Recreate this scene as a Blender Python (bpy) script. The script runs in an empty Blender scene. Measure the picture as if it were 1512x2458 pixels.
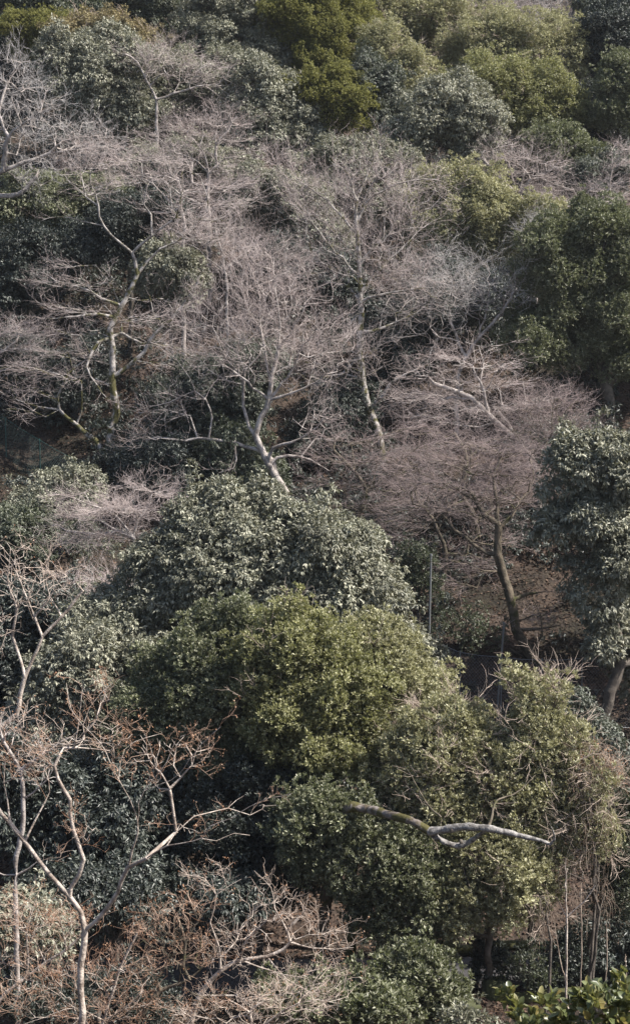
import bpy, math
import numpy as np
R = math.radians

# ------------------------------------------------------------------ camera, sky, sun
scn = bpy.context.scene
C = scn.collection
VF, PITCH = R(34), R(-8)
cam_d = bpy.data.cameras.new("camera"); cam = bpy.data.objects.new("camera", cam_d); C.objects.link(cam)
cam_d.sensor_fit = 'VERTICAL'; cam_d.angle = VF; cam_d.clip_end = 3000; cam_d.clip_start = 0.1
cam.location = (0, 0, 0); cam.rotation_euler = (R(90) + PITCH, 0, 0)
scn.camera = cam
SUN_EL, SUN_AZ = R(50), R(104)          # azimuth clockwise from +Y (the way the camera looks)
w = bpy.data.worlds.new("World"); scn.world = w; w.use_nodes = True
nt = w.node_tree; sky = nt.nodes.new('ShaderNodeTexSky'); sky.sky_type = 'NISHITA'; sky.sun_disc = False
sky.sun_elevation = SUN_EL; sky.sun_rotation = SUN_AZ; sky.air_density = 1.0; sky.dust_density = 2.0
bg = nt.nodes['Background']; nt.links.new(sky.outputs[0], bg.inputs[0]); bg.inputs[1].default_value = 0.09
sd = bpy.data.lights.new("sun", 'SUN'); sd.energy = 5.0; sd.angle = R(0.5); sd.color = (1.0, 0.95, 0.88)
sun = bpy.data.objects.new("sun", sd); C.objects.link(sun)
sdir = np.array([math.sin(SUN_AZ)*math.cos(SUN_EL), math.cos(SUN_AZ)*math.cos(SUN_EL), math.sin(SUN_EL)])
sun.rotation_euler = (R(90) - SUN_EL, 0, math.pi - SUN_AZ)
sun.location = tuple(sdir*60)
scn.view_settings.view_transform = 'Standard'; scn.view_settings.look = 'None'
scn.view_settings.exposure = 0.9; scn.view_settings.gamma = 1
scn.render.resolution_x = 629; scn.render.resolution_y = 1024

# ------------------------------------------------------------------ helpers
T = math.tan(VF/2)
def at(X, Y, D):
    """point of the place seen at photo spot (X, Y on a 1512 x 2458 grid), D metres out"""
    dx = (np.asarray(X, float)-756)/1229*T; dz = (1229-np.asarray(Y, float))/1229*T
    cp, sp = math.cos(PITCH), math.sin(PITCH)
    y = cp - dz*sp; z = sp + dz*cp
    D = np.asarray(D, float)
    return np.stack(np.broadcast_arrays(dx/y*D, D, z/y*D), -1)
def mpp(D): return D/4020.0
KY = [-400, -60, -20, 0, 20, 26, 34, 40, 44, 48, 60, 75, 95, 140, 180, 260, 600]
KZ = [2, 1.5, -0.6, -1.75, -14.5, -16.3, -16.7, -16.6, -15.4, -13.5, -7.2, 1.8, 15.0, 44, 60, 72, 80]
def ground(x, y):
    x = np.asarray(x, float); y = np.asarray(y, float)
    near = np.exp(-((y-38.8)/2.5)**2)
    z = (np.interp(y-.5, KY, KZ)+np.interp(y+.5, KY, KZ)+np.interp(y, KY, KZ))/3
    b = .35*np.sin(x*.31+y*.17)+.25*np.sin(x*.77-y*.43+1)+.14*np.sin(x*1.7+y*1.3)+.08*np.sin(x*3.1-y*2.7)
    fade = np.clip(np.abs(y)/8, 0, 1)
    return z + b*(1-near)*fade
def solveD(X, Y, h):
    D = np.arange(6, 200, .1); P = at(X, Y, D)
    k = np.nonzero(P[:, 2]-h <= ground(P[:, 0], P[:, 1]))[0]
    return float(D[k[0]]) if len(k) else 100.
def unit(v): return v/np.maximum(np.linalg.norm(v, axis=-1, keepdims=True), 1e-9)

def tag(o, label=None, cat=None, group=None, kind=None):
    if label: o['label'] = label
    if cat: o['category'] = cat
    if group: o['group'] = group
    if kind: o['kind'] = kind
    return o
def empty(name, loc, label, cat, group=None):
    o = bpy.data.objects.new(name, None); C.objects.link(o); o.location = tuple(float(a) for a in loc); o.empty_display_size = .3
    return tag(o, label, cat, group)
def mesh(name, V, F, mat, parent=None, tint=None, smooth=False):
    """V (n,3) world space, F (m,k)"""
    V = np.asarray(V, np.float32).copy(); F = np.asarray(F, np.int32)
    if parent is not None: V -= np.array(parent.location[:], np.float32)
    me = bpy.data.meshes.new(name); k = F.shape[1]
    me.vertices.add(len(V)); me.vertices.foreach_set('co', V.ravel())
    me.loops.add(F.size); me.loops.foreach_set('vertex_index', F.ravel())
    me.polygons.add(len(F)); me.polygons.foreach_set('loop_start', np.arange(0, F.size, k, dtype=np.int32))
    try: me.polygons.foreach_set('loop_total', np.full(len(F), k, np.int32))
    except Exception: pass
    if smooth: me.polygons.foreach_set('use_smooth', np.ones(len(F), bool))
    if tint is not None:
        a = me.attributes.new('tint', 'FLOAT', 'POINT'); a.data.foreach_set('value', np.asarray(tint, np.float32))
    me.materials.append(mat); me.update(calc_edges=True)
    o = bpy.data.objects.new(name, me); C.objects.link(o)
    if parent is not None: o.parent = parent
    return o

# ------------------------------------------------------------------ materials
def newmat(name):
    m = bpy.data.materials.new(name); m.use_nodes = True
    t = m.node_tree; return m, t, t.nodes, t.links, t.nodes['Principled BSDF']
def ramp(n, cols, pos=None):
    r = n.new('ShaderNodeValToRGB'); e = r.color_ramp.elements
    pos = pos or [i/(len(cols)-1) for i in range(len(cols))]
    while len(e) < len(cols): e.new(.5)
    for i, (p, c) in enumerate(zip(pos, cols)): e[i].position = p; e[i].color = (*c, 1)
    return r
def leafmat(name, cols, rough=.42, spec=.6, trans=.2, tcol=(.16, .2, .04), pos=None):
    m, t, n, l, b = newmat(name)
    g = n.new('ShaderNodeNewGeometry'); r = ramp(n, cols, pos); l.new(g.outputs['Random Per Island'], r.inputs[0])
    a = n.new('ShaderNodeAttribute'); a.attribute_name = 'tint'
    hs = n.new('ShaderNodeHueSaturation'); l.new(r.outputs[0], hs.inputs['Color']); l.new(a.outputs['Fac'], hs.inputs['Value'])
    l.new(hs.outputs[0], b.inputs['Base Color'])
    b.inputs['Roughness'].default_value = rough; b.inputs['Specular IOR Level'].default_value = spec
    tr = n.new('ShaderNodeBsdfTranslucent'); tr.inputs[0].default_value = (*tcol, 1)
    mx = n.new('ShaderNodeMixShader'); mx.inputs[0].default_value = trans
    l.new(b.outputs[0], mx.inputs[1]); l.new(tr.outputs[0], mx.inputs[2]); l.new(mx.outputs[0], n['Material Output'].inputs[0])
    return m
def barkmat(name, c1, c2, scale=6, moss=None, mossamt=.5, rough=.85):
    m, t, n, l, b = newmat(name)
    tc = n.new('ShaderNodeTexCoord'); no = n.new('ShaderNodeTexNoise'); no.inputs['Scale'].default_value = scale
    no.inputs['Detail'].default_value = 6; l.new(tc.outputs['Object'], no.inputs[0])
    r = ramp(n, [c1, c2], [.38, .62]); l.new(no.outputs[0], r.inputs[0]); out = r.outputs[0]
    if moss:
        n2 = n.new('ShaderNodeTexNoise'); n2.inputs['Scale'].default_value = scale*.5; n2.inputs['Detail'].default_value = 5
        l.new(tc.outputs['Object'], n2.inputs[0])
        sx = n.new('ShaderNodeSeparateXYZ'); l.new(tc.outputs['Object'], sx.inputs[0]); ma = n.new('ShaderNodeMath'); ma.operation = 'MULTIPLY_ADD'; ma.inputs[1].default_value = .014; l.new(sx.outputs[2], ma.inputs[0]); l.new(n2.outputs[0], ma.inputs[2])
        f = ramp(n, [(0, 0, 0), (1, 1, 1)], [mossamt-.04, mossamt+.04]); l.new(ma.outputs[0], f.inputs[0])
        mx = n.new('ShaderNodeMix'); mx.data_type = 'RGBA'; l.new(f.outputs[0], mx.inputs[0])
        mx.inputs[6].default_value = (*moss, 1); l.new(out, mx.inputs[7]); out = mx.outputs[2]
    l.new(out, b.inputs['Base Color']); b.inputs['Roughness'].default_value = rough
    bp = n.new('ShaderNodeBump'); bp.inputs['Strength'].default_value = .6; bp.inputs['Distance'].default_value = .03
    n3 = n.new('ShaderNodeTexNoise'); n3.inputs['Scale'].default_value = scale*4; n3.inputs['Detail'].default_value = 4
    l.new(tc.outputs['Object'], n3.inputs[0]); l.new(n3.outputs[0], bp.inputs['Height']); l.new(bp.outputs[0], b.inputs['Normal'])
    return m

M = {}
M['silver'] = leafmat('silver_green_leaf', [(.12, .125, .09), (.195, .2, .15), (.29, .285, .215), (.43, .415, .32)], .48, .5, .2, (.2, .2, .1))
M['silverpale'] = leafmat('pale_silver_leaf', [(.14, .15, .115), (.23, .235, .18), (.33, .325, .25), (.48, .46, .37)], .5, .5, .22, (.22, .22, .12))
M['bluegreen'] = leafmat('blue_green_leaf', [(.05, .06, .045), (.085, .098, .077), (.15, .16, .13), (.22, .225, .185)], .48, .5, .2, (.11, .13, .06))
M['deep'] = leafmat('shade_toned_glossy_leaf', [(.018, .024, .02), (.036, .045, .038), (.07, .08, .068), (.14, .15, .125)], .42, .55, .12, (.05, .07, .03))  # leaf colour darkened to stand in for deep shade
M['dark'] = leafmat('dark_green_leaf', [(.05, .06, .04), (.085, .1, .066), (.15, .16, .115), (.22, .225, .17)], .45, .5, .22, (.12, .15, .05))
M['green'] = leafmat('mid_green_leaf', [(.07, .08, .042), (.135, .145, .08), (.225, .23, .145), (.37, .365, .26)], .45, .55, .27, (.19, .22, .08))
M['olive'] = leafmat('olive_green_leaf', [(.115, .115, .052), (.205, .205, .1), (.33, .322, .17), (.54, .52, .32)], .45, .5, .34, (.32, .33, .11))
M['yellow'] = leafmat('yellow_green_leaf', [(.12, .122, .035), (.195, .19, .055), (.29, .28, .09)], .5, .35, .32, (.27, .27, .08))
M['paleolive'] = leafmat('pale_olive_leaf', [(.17, .168, .09), (.30, .295, .165), (.43, .415, .26), (.58, .55, .39)], .48, .45, .34, (.36, .35, .16))
M['khaki'] = leafmat('khaki_leaf', [(.16, .135, .065), (.26, .22, .115), (.34, .29, .17)], .55, .3, .2, (.28, .22, .09))
M['big'] = leafmat('foreground_leaf', [(.06, .075, .028), (.12, .14, .055), (.21, .225, .12), (.22, .17, .05)], .38, .6, .27, (.26, .27, .07))
M['litter'] = leafmat('fallen_leaf', [(.03, .018, .012), (.055, .033, .024), (.09, .056, .038), (.16, .11, .08)], .7, .2, .05, (.1, .05, .02))
M['dryleaf'] = leafmat('dry_seed_leaf', [(.24, .11, .06), (.38, .21, .12), (.52, .36, .25)], .6, .3, .2, (.4, .2, .1))
M['bark'] = barkmat('pale_grey_bark', (.20, .17, .15), (.47, .42, .39), 5)
M['barkmoss'] = barkmat('mossy_pale_bark', (.14, .12, .10), (.42, .385, .36), 5, (.085, .078, .026), .53)
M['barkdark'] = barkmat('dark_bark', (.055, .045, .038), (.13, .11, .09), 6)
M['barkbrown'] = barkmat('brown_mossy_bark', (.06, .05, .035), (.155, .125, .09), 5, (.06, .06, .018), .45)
M['barktan'] = barkmat('smooth_tan_bark', (.24, .19, .155), (.56, .485, .42), 7)
M['deadwood'] = barkmat('weathered_dead_wood', (.10, .092, .085), (.34, .32, .30), 11, (.09, .085, .03), .40)
M['twigpink'] = barkmat('pink_grey_twig', (.36, .295, .275), (.62, .53, .50), 1.2)
M['twigdusk'] = barkmat('shade_toned_brown_twig', (.22, .17, .16), (.40, .32, .30), 1.2)  # twig colour darkened in place of shade over the centre right tangle
M['twiggrey'] = barkmat('pale_grey_twig', (.40, .375, .36), (.64, .6, .58), 1.2)
M['twigtan'] = barkmat('tan_twig', (.42, .33, .27), (.68, .56, .47), 1.2)
M['twigrust'] = barkmat('rust_tan_twig', (.28, .15, .09), (.58, .42, .32), 2)
M['vine'] = barkmat('dry_vine', (.20, .15, .115), (.42, .34, .27), 3)

# ------------------------------------------------------------------ branching
def frusta(P0, P1, R0, R1, N0, N1, k):
    """k-sided tapered pieces; rings share a frame at shared nodes so that runs join"""
    ref = np.array([.31, .93, .17])
    def ring(P, N, Rr):
        N = unit(N); u = unit(np.cross(N, ref)); v = np.cross(N, u)
        a = np.arange(k)*2*math.pi/k
        return P[:, None, :] + Rr[:, None, None]*(np.cos(a)[None, :, None]*u[:, None, :]+np.sin(a)[None, :, None]*v[:, None, :])
    A = ring(P0, N0, R0); B = ring(P1, N1, R1); n = len(P0)
    V = np.concatenate([A, B], 1).reshape(-1, 3)
    i = np.arange(k); j = (i+1) % k
    f = np.stack([i, j, j+k, i+k], 1)
    F = (f[None]+(np.arange(n)*2*k)[:, None, None]).reshape(-1, 4)
    return V, F
def join(parts):
    Vs, Fs, o = [], [], 0
    for V, F in parts:
        Vs.append(V); Fs.append(F+o); o += len(V)
    return np.concatenate(Vs), np.concatenate(Fs)

class Tree:
    """node skeleton: positions, parent index; grown to targets by least wire + path length"""
    def __init__(s): s.P = []; s.par = []; s.est = []
    def limb(s, pts, parent=None, step=.35, wob=.03, rng=None):
        pts = np.asarray(pts, float)
        # Catmull-Rom through the points
        Q = np.concatenate([[2*pts[0]-pts[1]], pts, [2*pts[-1]-pts[-2]]])
        out = []
        for i in range(1, len(Q)-2):
            n = max(1, int(np.linalg.norm(Q[i+1]-Q[i])/step)); t = (np.arange(n)/n)[:, None]
            a, b, c, d = Q[i-1], Q[i], Q[i+1], Q[i+2]
            out.append(.5*((2*b)+(c-a)*t+(2*a-5*b+4*c-d)*t*t+(3*b-a-3*c+d)*t**3))
        out.append(pts[-1:]); pl = np.concatenate(out)
        if rng is not None and len(pl) > 3: pl[1:-1] += rng.normal(0, wob, pl[1:-1].shape)
        if parent is None and s.P:
            parent = int(np.argmin(np.linalg.norm(np.array(s.P)-pl[0], axis=1))); pl = pl[1:]
        arc = np.linalg.norm(np.diff(pl, axis=0), axis=1).sum() if len(pl) > 1 else 0
        e0 = 1. if parent is None else s.est[parent]*min(.72, max(.45, .44+.06*arc))
        for i, p in enumerate(pl):
            s.est.append(e0*(1-(.5 if parent is None else .8)*(i/max(1, len(pl)-1)))); s.P.append(p); s.par.append(parent if (i == 0 and parent is not None) else (len(s.P)-2 if i > 0 else -1))
    def grow(s, targets, bf=.25, seg=.7, rng=None, sag=0.):
        P = list(s.P); par = list(s.par)
        path = np.zeros(len(P))
        for i in range(len(P)):
            if par[i] >= 0: path[i] = path[par[i]]+np.linalg.norm(P[i]-P[par[i]])
        Pn = np.zeros((len(P)+len(targets)*6, 3)); Pn[:len(P)] = P; pa = np.zeros(len(Pn)); pa[:len(P)] = path
        n = len(P); Tg = np.asarray(targets)
        root = Pn[max(0, n//3)]
        d = np.linalg.norm(Tg[:, None]-Pn[None, :n], axis=2)+bf*pa[None, :n]
        best = d.argmin(1); bd = d.min(1); left = np.ones(len(Tg), bool)
        # nearest first
        for _ in range(len(Tg)):
            k = int(np.argmin(np.where(left, bd, 1e9))); left[k] = False
            a = best[k]; L = np.linalg.norm(Tg[k]-Pn[a]); m = min(5, max(1, int(round(L/seg))))
            prev = a; new = []
            perp = rng.normal(0, 1, 3)*L*.09
            for q in range(1, m+1):
                f = q/m; p = Pn[a]*(1-f)+Tg[k]*f
                if q < m: p = p+perp*math.sin(f*math.pi)+np.array([0, 0, sag*L*math.sin(f*math.pi)])+rng.normal(0, .035*min(L, 1.5), 3)
                Pn[n] = p; pa[n] = pa[prev]+np.linalg.norm(p-Pn[prev]); par.append(prev); prev = n; new.append(n); n += 1
            if left.any():
                idx = np.nonzero(left)[0]; nn = np.array(new)
                dd = np.linalg.norm(Tg[idx][:, None]-Pn[nn][None], axis=2)+bf*pa[nn][None]
                j = dd.argmin(1); v = dd[np.arange(len(idx)), j]; bt = v < bd[idx]
                bd[idx[bt]] = v[bt]; best[idx[bt]] = nn[j[bt]]
        s.P = list(Pn[:n]); s.par = par
    def finish(s, r0, rtip, p=.5):
        P = np.array(s.P); par = np.array(s.par); n = len(P)
        cnt = np.zeros(n); 
        ch = np.zeros(n, int); 
        for i in range(n):
            if par[i] >= 0: ch[par[i]] += 1
        cnt[ch == 0] = 1
        for i in range(n-1, 0, -1):
            if par[i] >= 0: cnt[par[i]] += cnt[i]
        heavy = np.full(n, -1)
        for i in range(1, n):
            q = par[i]
            if q >= 0 and (heavy[q] < 0 or cnt[i] > cnt[heavy[q]]): heavy[q] = i
        hop = np.zeros(n)
        for i in range(1, n): hop[i] = hop[par[i]]+np.linalg.norm(P[i]-P[par[i]]) if par[i] >= 0 else 0
        hop = hop/max(hop.max(), 1e-6)
        r = rtip+(r0-rtip)*(cnt/cnt[0])**p*(1-.25*hop)
        ne = len(s.est); r[:ne] = np.maximum(r[:ne], r0*np.array(s.est))
        for i in range(1, n):
            if par[i] >= 0: r[i] = min(r[i], r[par[i]])
        D = np.zeros((n, 3)); e = par >= 0
        D[e] = unit(P[e]-P[par[e]]); D[0] = D[heavy[0]] if heavy[0] >= 0 else (0, 0, 1)
        N = D.copy(); h = heavy >= 0; N[h] = unit(D[h]+D[heavy[h]]+1e-6)
        s.A = dict(P=P, par=par, cnt=cnt, heavy=heavy, r=r, D=D, N=N, ch=ch)
        return s
    def wood(s, rmin_sides=((.07, 10), (.025, 6), (0, 4))):
        a = s.A; e = np.nonzero(a['par'] >= 0)[0]; q = a['par'][e]
        main = a['heavy'][q] == e
        R0 = np.where(main, a['r'][q], np.minimum(a['r'][q], a['r'][e]*1.25)); R1 = a['r'][e]
        N0 = np.where(main[:, None], a['N'][q], a['D'][e]); N1 = a['N'][e]
        parts = []; prev = 1e9
        for lim, k in rmin_sides:
            m = (R1 >= lim) & (R1 < prev); prev = lim
            if m.any(): parts.append(frusta(a['P'][q[m]], a['P'][e[m]], R0[m], R1[m], N0[m], N1[m], k))
        return join(parts)

def twigs(rng, O, Dv, L, r, per, flat=.6, up=.15, spread=.75, gen=2, curve=.25):
    """sprays of fine twigs growing from points O along Dv; vectorised generations"""
    parts = []; tips = []; tdir = []
    for g in range(gen+1):
        n = len(O)
        if n == 0 and g: break
        Dv = unit(Dv); l = L*(.62**g)*rng.uniform(.6, 1.35, n)
        side = rng.normal(0, 1, (n, 3))*curve
        side[:, 2] = side[:, 2]*flat+up*.6
        A = O; B = O+Dv*l[:, None]*.5+side*l[:, None]*.15; E = O+unit(Dv+side*.8)*l[:, None]
        rr = r*(.75**g)*np.ones(n)
        N0, N1, N2 = Dv, unit(E-A), unit(E-B)
        parts.append(frusta(A, B, rr, rr*.75, N0, N1, 3)); parts.append(frusta(B, E, rr*.75, rr*.4, N1, N2, 3))
        tips.append(E); tdir.append(N2)
        if g == gen: break
        k = per[g] if isinstance(per, (list, tuple)) else per
        idx = np.repeat(np.arange(n), k); f = rng.uniform(.25, 1, len(idx))[:, None]
        O2 = np.where(f < .5, A[idx]+(B[idx]-A[idx])*f*2, B[idx]+(E[idx]-B[idx])*(f-.5)*2)
        J = rng.normal(0, 1, (len(idx), 3)); J[:, 2] *= flat
        D2 = unit(E-A)[idx]+unit(J)*spread; D2[:, 2] = D2[:, 2]*(1 if flat > .9 else .8)+up
        O, Dv = O2, D2
    V, F = join(parts)
    return V, F, np.concatenate(tips), np.concatenate(tdir)

# ------------------------------------------------------------------ leaves
def leafmesh(Bp, Dr, Nn, L, W, fold=.2, shape='kite', rng=None):
    Dr = unit(Dr); S = unit(np.cross(Dr, Nn)); N = unit(np.cross(S, Dr)); L = L[:, None]; W = W[:, None]
    n = len(Bp)
    if shape == 'kite':
        V = np.stack([Bp, Bp+Dr*L*.45-S*W*.5+N*W*fold, Bp+Dr*L-N*L*.06, Bp+Dr*L*.45+S*W*.5+N*W*fold], 1).reshape(-1, 3)
        f = np.array([[0, 1, 2], [0, 2, 3]]); k = 4
    else:
        mk = lambda a, s, c: Bp+Dr*L*a+S*W*s+N*(W*abs(s)*fold*2-L*c)
        V = np.stack([mk(0, 0, 0), mk(.35, 0, .0), mk(.7, 0, .04), mk(1, 0, .12), mk(.2, -.36, .0), mk(.5, -.5, .02), mk(.82, -.3, .07),
                      mk(.2, .36, .0), mk(.5, .5, .02), mk(.82, .3, .07)], 1).reshape(-1, 3)
        f = np.array([[0, 4, 1], [1, 4, 5], [1, 5, 2], [2, 5, 6], [2, 6, 3], [0, 1, 7], [1, 8, 7], [1, 2, 8], [2, 9, 8], [2, 3, 9]]); k = 10
    F = (f[None]+(np.arange(n)*k)[:, None, None]).reshape(-1, 3)
    return V, F, k
STY = dict(  # leaf length, width, leaves per spray, droop, up-turn, clump radius, leaves per m2 of clump shell, clump spacing
    silver=dict(L=.135, W=.05, k=7, droop=.7, up=0, rc=.50, dens=190),
    smallsilver=dict(L=.110, W=.042, k=7, droop=.7, up=0, rc=.45, dens=230),
    fine=dict(L=.080, W=.034, k=8, droop=-.1, up=.35, rc=.38, dens=330),
    tiny=dict(L=.078, W=.036, k=8, droop=.0, up=.25, rc=.42, dens=300),
)
LS = [1.]
def ellips(lobes, D):
    E = []
    for lb in lobes:
        X, Y, rx, ry = lb[:4]; dd = lb[4] if len(lb) > 4 else 0.
        m = mpp(D+dd); a, b = rx*m*LS[0], ry*m*LS[0]
        E.append((at(X, Y, D+dd), np.array([a, min(.5*(a+b), 1.25*min(a, b))*.95, b])))
    return E
def clumps(rng, E, rc, gap=1.45, keep=.62, ragged=.14):
    cs, ns = [], []
    for i, (c, r) in enumerate(E):
        area = 4*math.pi*(((r[0]*r[1])**1.6+(r[0]*r[2])**1.6+(r[1]*r[2])**1.6)/3)**(1/1.6)
        n = max(6, int(area/(rc*gap)**2*1.15))
        k = np.arange(n)+.5; ph = np.arccos(1-2*k/n); th = math.pi*(1+5**.5)*k+rng.uniform(0, 6)
        d = np.stack([np.cos(th)*np.sin(ph), np.sin(th)*np.sin(ph), np.cos(ph)], 1)+rng.normal(0, .35/math.sqrt(n)*2, (n, 3))
        d = unit(d); sc = 1+ragged*np.sin(d[:, 0]*5+i)*np.sin(d[:, 2]*6+2*i)+rng.uniform(-.16, .05, n)
        p = c+d*(r-rc*.45).clip(.1)*sc[:, None]; nn = unit(d/r)
        ok = d[:, 2] > -.75
        for j, (c2, r2) in enumerate(E):
            if j != i: ok &= (((p-c2)/r2)**2).sum(1) > keep
        # inner filling layer so the crown is not hollow
        m = n//3; d2 = unit(rng.normal(0, 1, (m, 3))); p2 = c+d2*r*rng.uniform(.4, .75, m)[:, None]
        cs += [p[ok], p2]; ns += [nn[ok], d2]
    return np.concatenate(cs), np.concatenate(ns)
def sprigs(rng, Cc, Cn, rc, upw, frac):
    i = np.nonzero((rng.uniform(0, 1, len(Cc)) < frac) & (Cn[:, 2] > -.35))[0]
    d = unit(Cn[i]+rng.normal(0, .25, (len(i), 3))+np.array([0, 0, upw]))
    A = Cc[i]+d*rc*rng.uniform(.9, 1.3, len(i))[:, None]; j = rng.uniform(0, 1, len(i)) < .55
    B = A[j]+d[j]*rc*.75
    return (np.concatenate([Cc, A, B]), np.concatenate([Cn, Cn[i], Cn[i[j]]]), np.concatenate([np.ones(len(Cc)), np.full(len(A), .55), np.full(j.sum(), .36)]))
def foliage(rng, Cc, Cn, sty, dscale=1., shape='kite', rvar=.5, thin=True, rs=1.):
    s = sty; rc = s['rc']*rng.uniform(1-rvar, 1+rvar, len(Cc))*rs
    back = np.where(Cn[:, 1] > .45, .4, 1.) if thin else np.ones(len(Cc))
    back = back*np.where(Cn[:, 2] < -.45, .6, 1.)
    ns = np.maximum(3, (4*math.pi*rc**2*s['dens']*dscale*back/s['k']*.62)).astype(int)
    idx = np.repeat(np.arange(len(Cc)), ns); n = len(idx)
    d = unit(rng.normal(0, 1, (n, 3))+Cn[idx]*.9+np.array([0, 0, .35]))
    rad = rc[idx]*rng.uniform(.25, 1, n)**.5
    sp = Cc[idx]+d*rad[:, None]*np.array([1.1, 1.1, .8])
    tint = np.clip(rng.normal(1, .19, len(Cc)), .6, 1.5)[idx]*rng.uniform(.85, 1.15, n)
    k = s['k']; i2 = np.repeat(np.arange(n), k); m = len(i2)
    ax = unit(d+np.array([0, 0, s['up']])+rng.normal(0, .35, (n, 3)))
    lat = rng.normal(0, 1, (m, 3))
    Dr = unit(ax[i2]*.55+unit(lat)*.8+np.array([0, 0, -s['droop']])+np.array([0, 0, s['up']]))
    Nn = unit(d[i2]*.55+np.array([0, 0, .65])+rng.normal(0, .4, (m, 3)))
    L = s['L']*rng.uniform(.7, 1.25, m); W = s['W']*rng.uniform(.8, 1.2, m)*1.0
    Bp = sp[i2]+ax[i2]*(rng.uniform(-.5, .5, m)*s['L']*.9)[:, None]+Dr*.012
    V, F, kk = leafmesh(Bp, Dr, Nn, L, W, .22, shape)
    return V, F, np.repeat(tint[i2], kk)

STAT = []
SEED = [100]
def ever(name, label, lobes, mat, sty='smallsilver', H=4., D=None, cat='tree', group=None, trunk=None, dens=1., rc=None,
         gap=1.38, r0=None, bark='barkdark', extra=0, shape='kite', bare=0., ragged=.24, thin=True, L=None, hollow=-.95):
    SEED[0] += 1; rng = np.random.default_rng(SEED[0])
    X = np.mean([l[0] for l in lobes]); Y = np.mean([l[1] for l in lobes])
    if D is None: D = solveD(float(X), float(Y), H)
    LS[0] = (1.2 if D > 70 else 1.08) if (D > 34 and len(lobes) > 2) else 1.; E = ellips(lobes, D); LS[0] = 1.; s = dict(STY[sty])
    if rc: s['rc'] = rc
    if shape == 'oval': s['W'] *= 1.45
    if L: s['W'] = s['W']*L/s['L']; s['L'] = L
    sub = []
    for c, r in E:
        if r.mean() < .75: continue
        for _ in range(5):
            d = unit(rng.normal(0, 1, 3)+np.array([0, -.35, .35])); f = rng.uniform(.3, .5)
            sub.append((c+d*r*rng.uniform(.72, .95), np.full(3, r.mean())*f*np.array([1.15, 1.05, .8])))
        for _ in range(6 if s['up'] > 0 else 2):
            d = unit(rng.normal(0, 1, 3)+np.array([0, -.2, 1.])); f = rng.uniform(.16, .28)
            sub.append((c+d*r*rng.uniform(.95, 1.1), np.full(3, r.mean())*f*np.array([1., 1., 1.8])))
    E = E+sub
    Cc, Cn = clumps(rng, E, s['rc'], gap, ragged=ragged, keep=.5)
    q = rng.uniform(0, 6, 6); kx = 1.9/s['rc']/2
    nz = np.sin(Cc[:, 0]*kx+q[0])*np.sin(Cc[:, 2]*kx*1.2+q[1])+np.sin(Cc[:, 1]*kx+q[2]+Cc[:, 0]*kx*.5)*.6+np.sin(Cc[:, 2]*kx*.5+Cc[:, 0]*kx*.35+q[3])*.5
    gz = ground(Cc[:, 0], Cc[:, 1]); ok = (Cc[:, 2] > gz+.15) & (nz > hollow)
    Cc, Cn = Cc[ok], Cn[ok]
    big = max(E, key=lambda e: e[1][0]*e[1][2]); cen = np.mean([e[0] for e in E[:len(lobes)]], 0)*.5+big[0]*.5
    size = max(e[1].max() for e in E)
    if trunk is not None:
        tp = [at(a[0], a[1], D+(a[2] if len(a) > 2 else 0)) for a in trunk]
    else:
        bx, by = cen[0]+rng.uniform(-.3, .3)*size*.5, cen[1]+.2
        b = np.array([bx, by, float(ground(bx, by))]); tp = [b, b*.5+cen*.5+rng.normal(0, .12, 3)*[1, 1, 0], cen]
    b = tp[0].copy(); gb = float(ground(b[0], b[1]))
    if b[2] > gb+.3: tp = [np.array([b[0], b[1], gb-.15])]+tp
    else: tp[0][2] = gb-.15
    root = empty(name, (tp[0][0], tp[0][1], gb), label, cat, group)
    tr = Tree(); tr.limb(tp, None, .4, .025, rng)
    sel = rng.permutation(len(Cc))[:min(len(Cc), 260)]
    tr.grow(Cc[sel], .3, .6, rng)
    tr.finish(r0 or max(.05, .035*size+.05), .008, .5)
    V, F = tr.wood(); mesh('trunk', V, F, M[bark], root, smooth=True)
    Cc, Cn, rs = sprigs(rng, Cc, Cn, s['rc'], 1.2 if s['up'] > 0 else .15, .42 if s['up'] > 0 else .3)
    ok = Cc[:, 2] > ground(Cc[:, 0], Cc[:, 1])+.1; Cc, Cn, rs = Cc[ok], Cn[ok], rs[ok]
    V, F, t = foliage(rng, Cc, Cn, s, dens, shape, thin=thin, rs=rs)
    mesh('crown', V, F, M[mat], root, t)
    STAT.append((label[:40], round(D, 1), len(F)))
    if bare > 0:   # grey bare twigs poking out among the leaves
        e = np.nonzero((tr.A['cnt'] < 6) & (tr.A['par'] >= 0))[0]; e = rng.choice(e, max(1, int(len(e)*bare)), replace=True)
        V, F, _, _ = twigs(rng, tr.A['P'][e], tr.A['D'][e]+rng.normal(0, .4, (len(e), 3)), .75, .007, 3, .9, .1, .7, 2)
        mesh('twigs', V, F, M['twigtan'], root)
    return root

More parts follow.
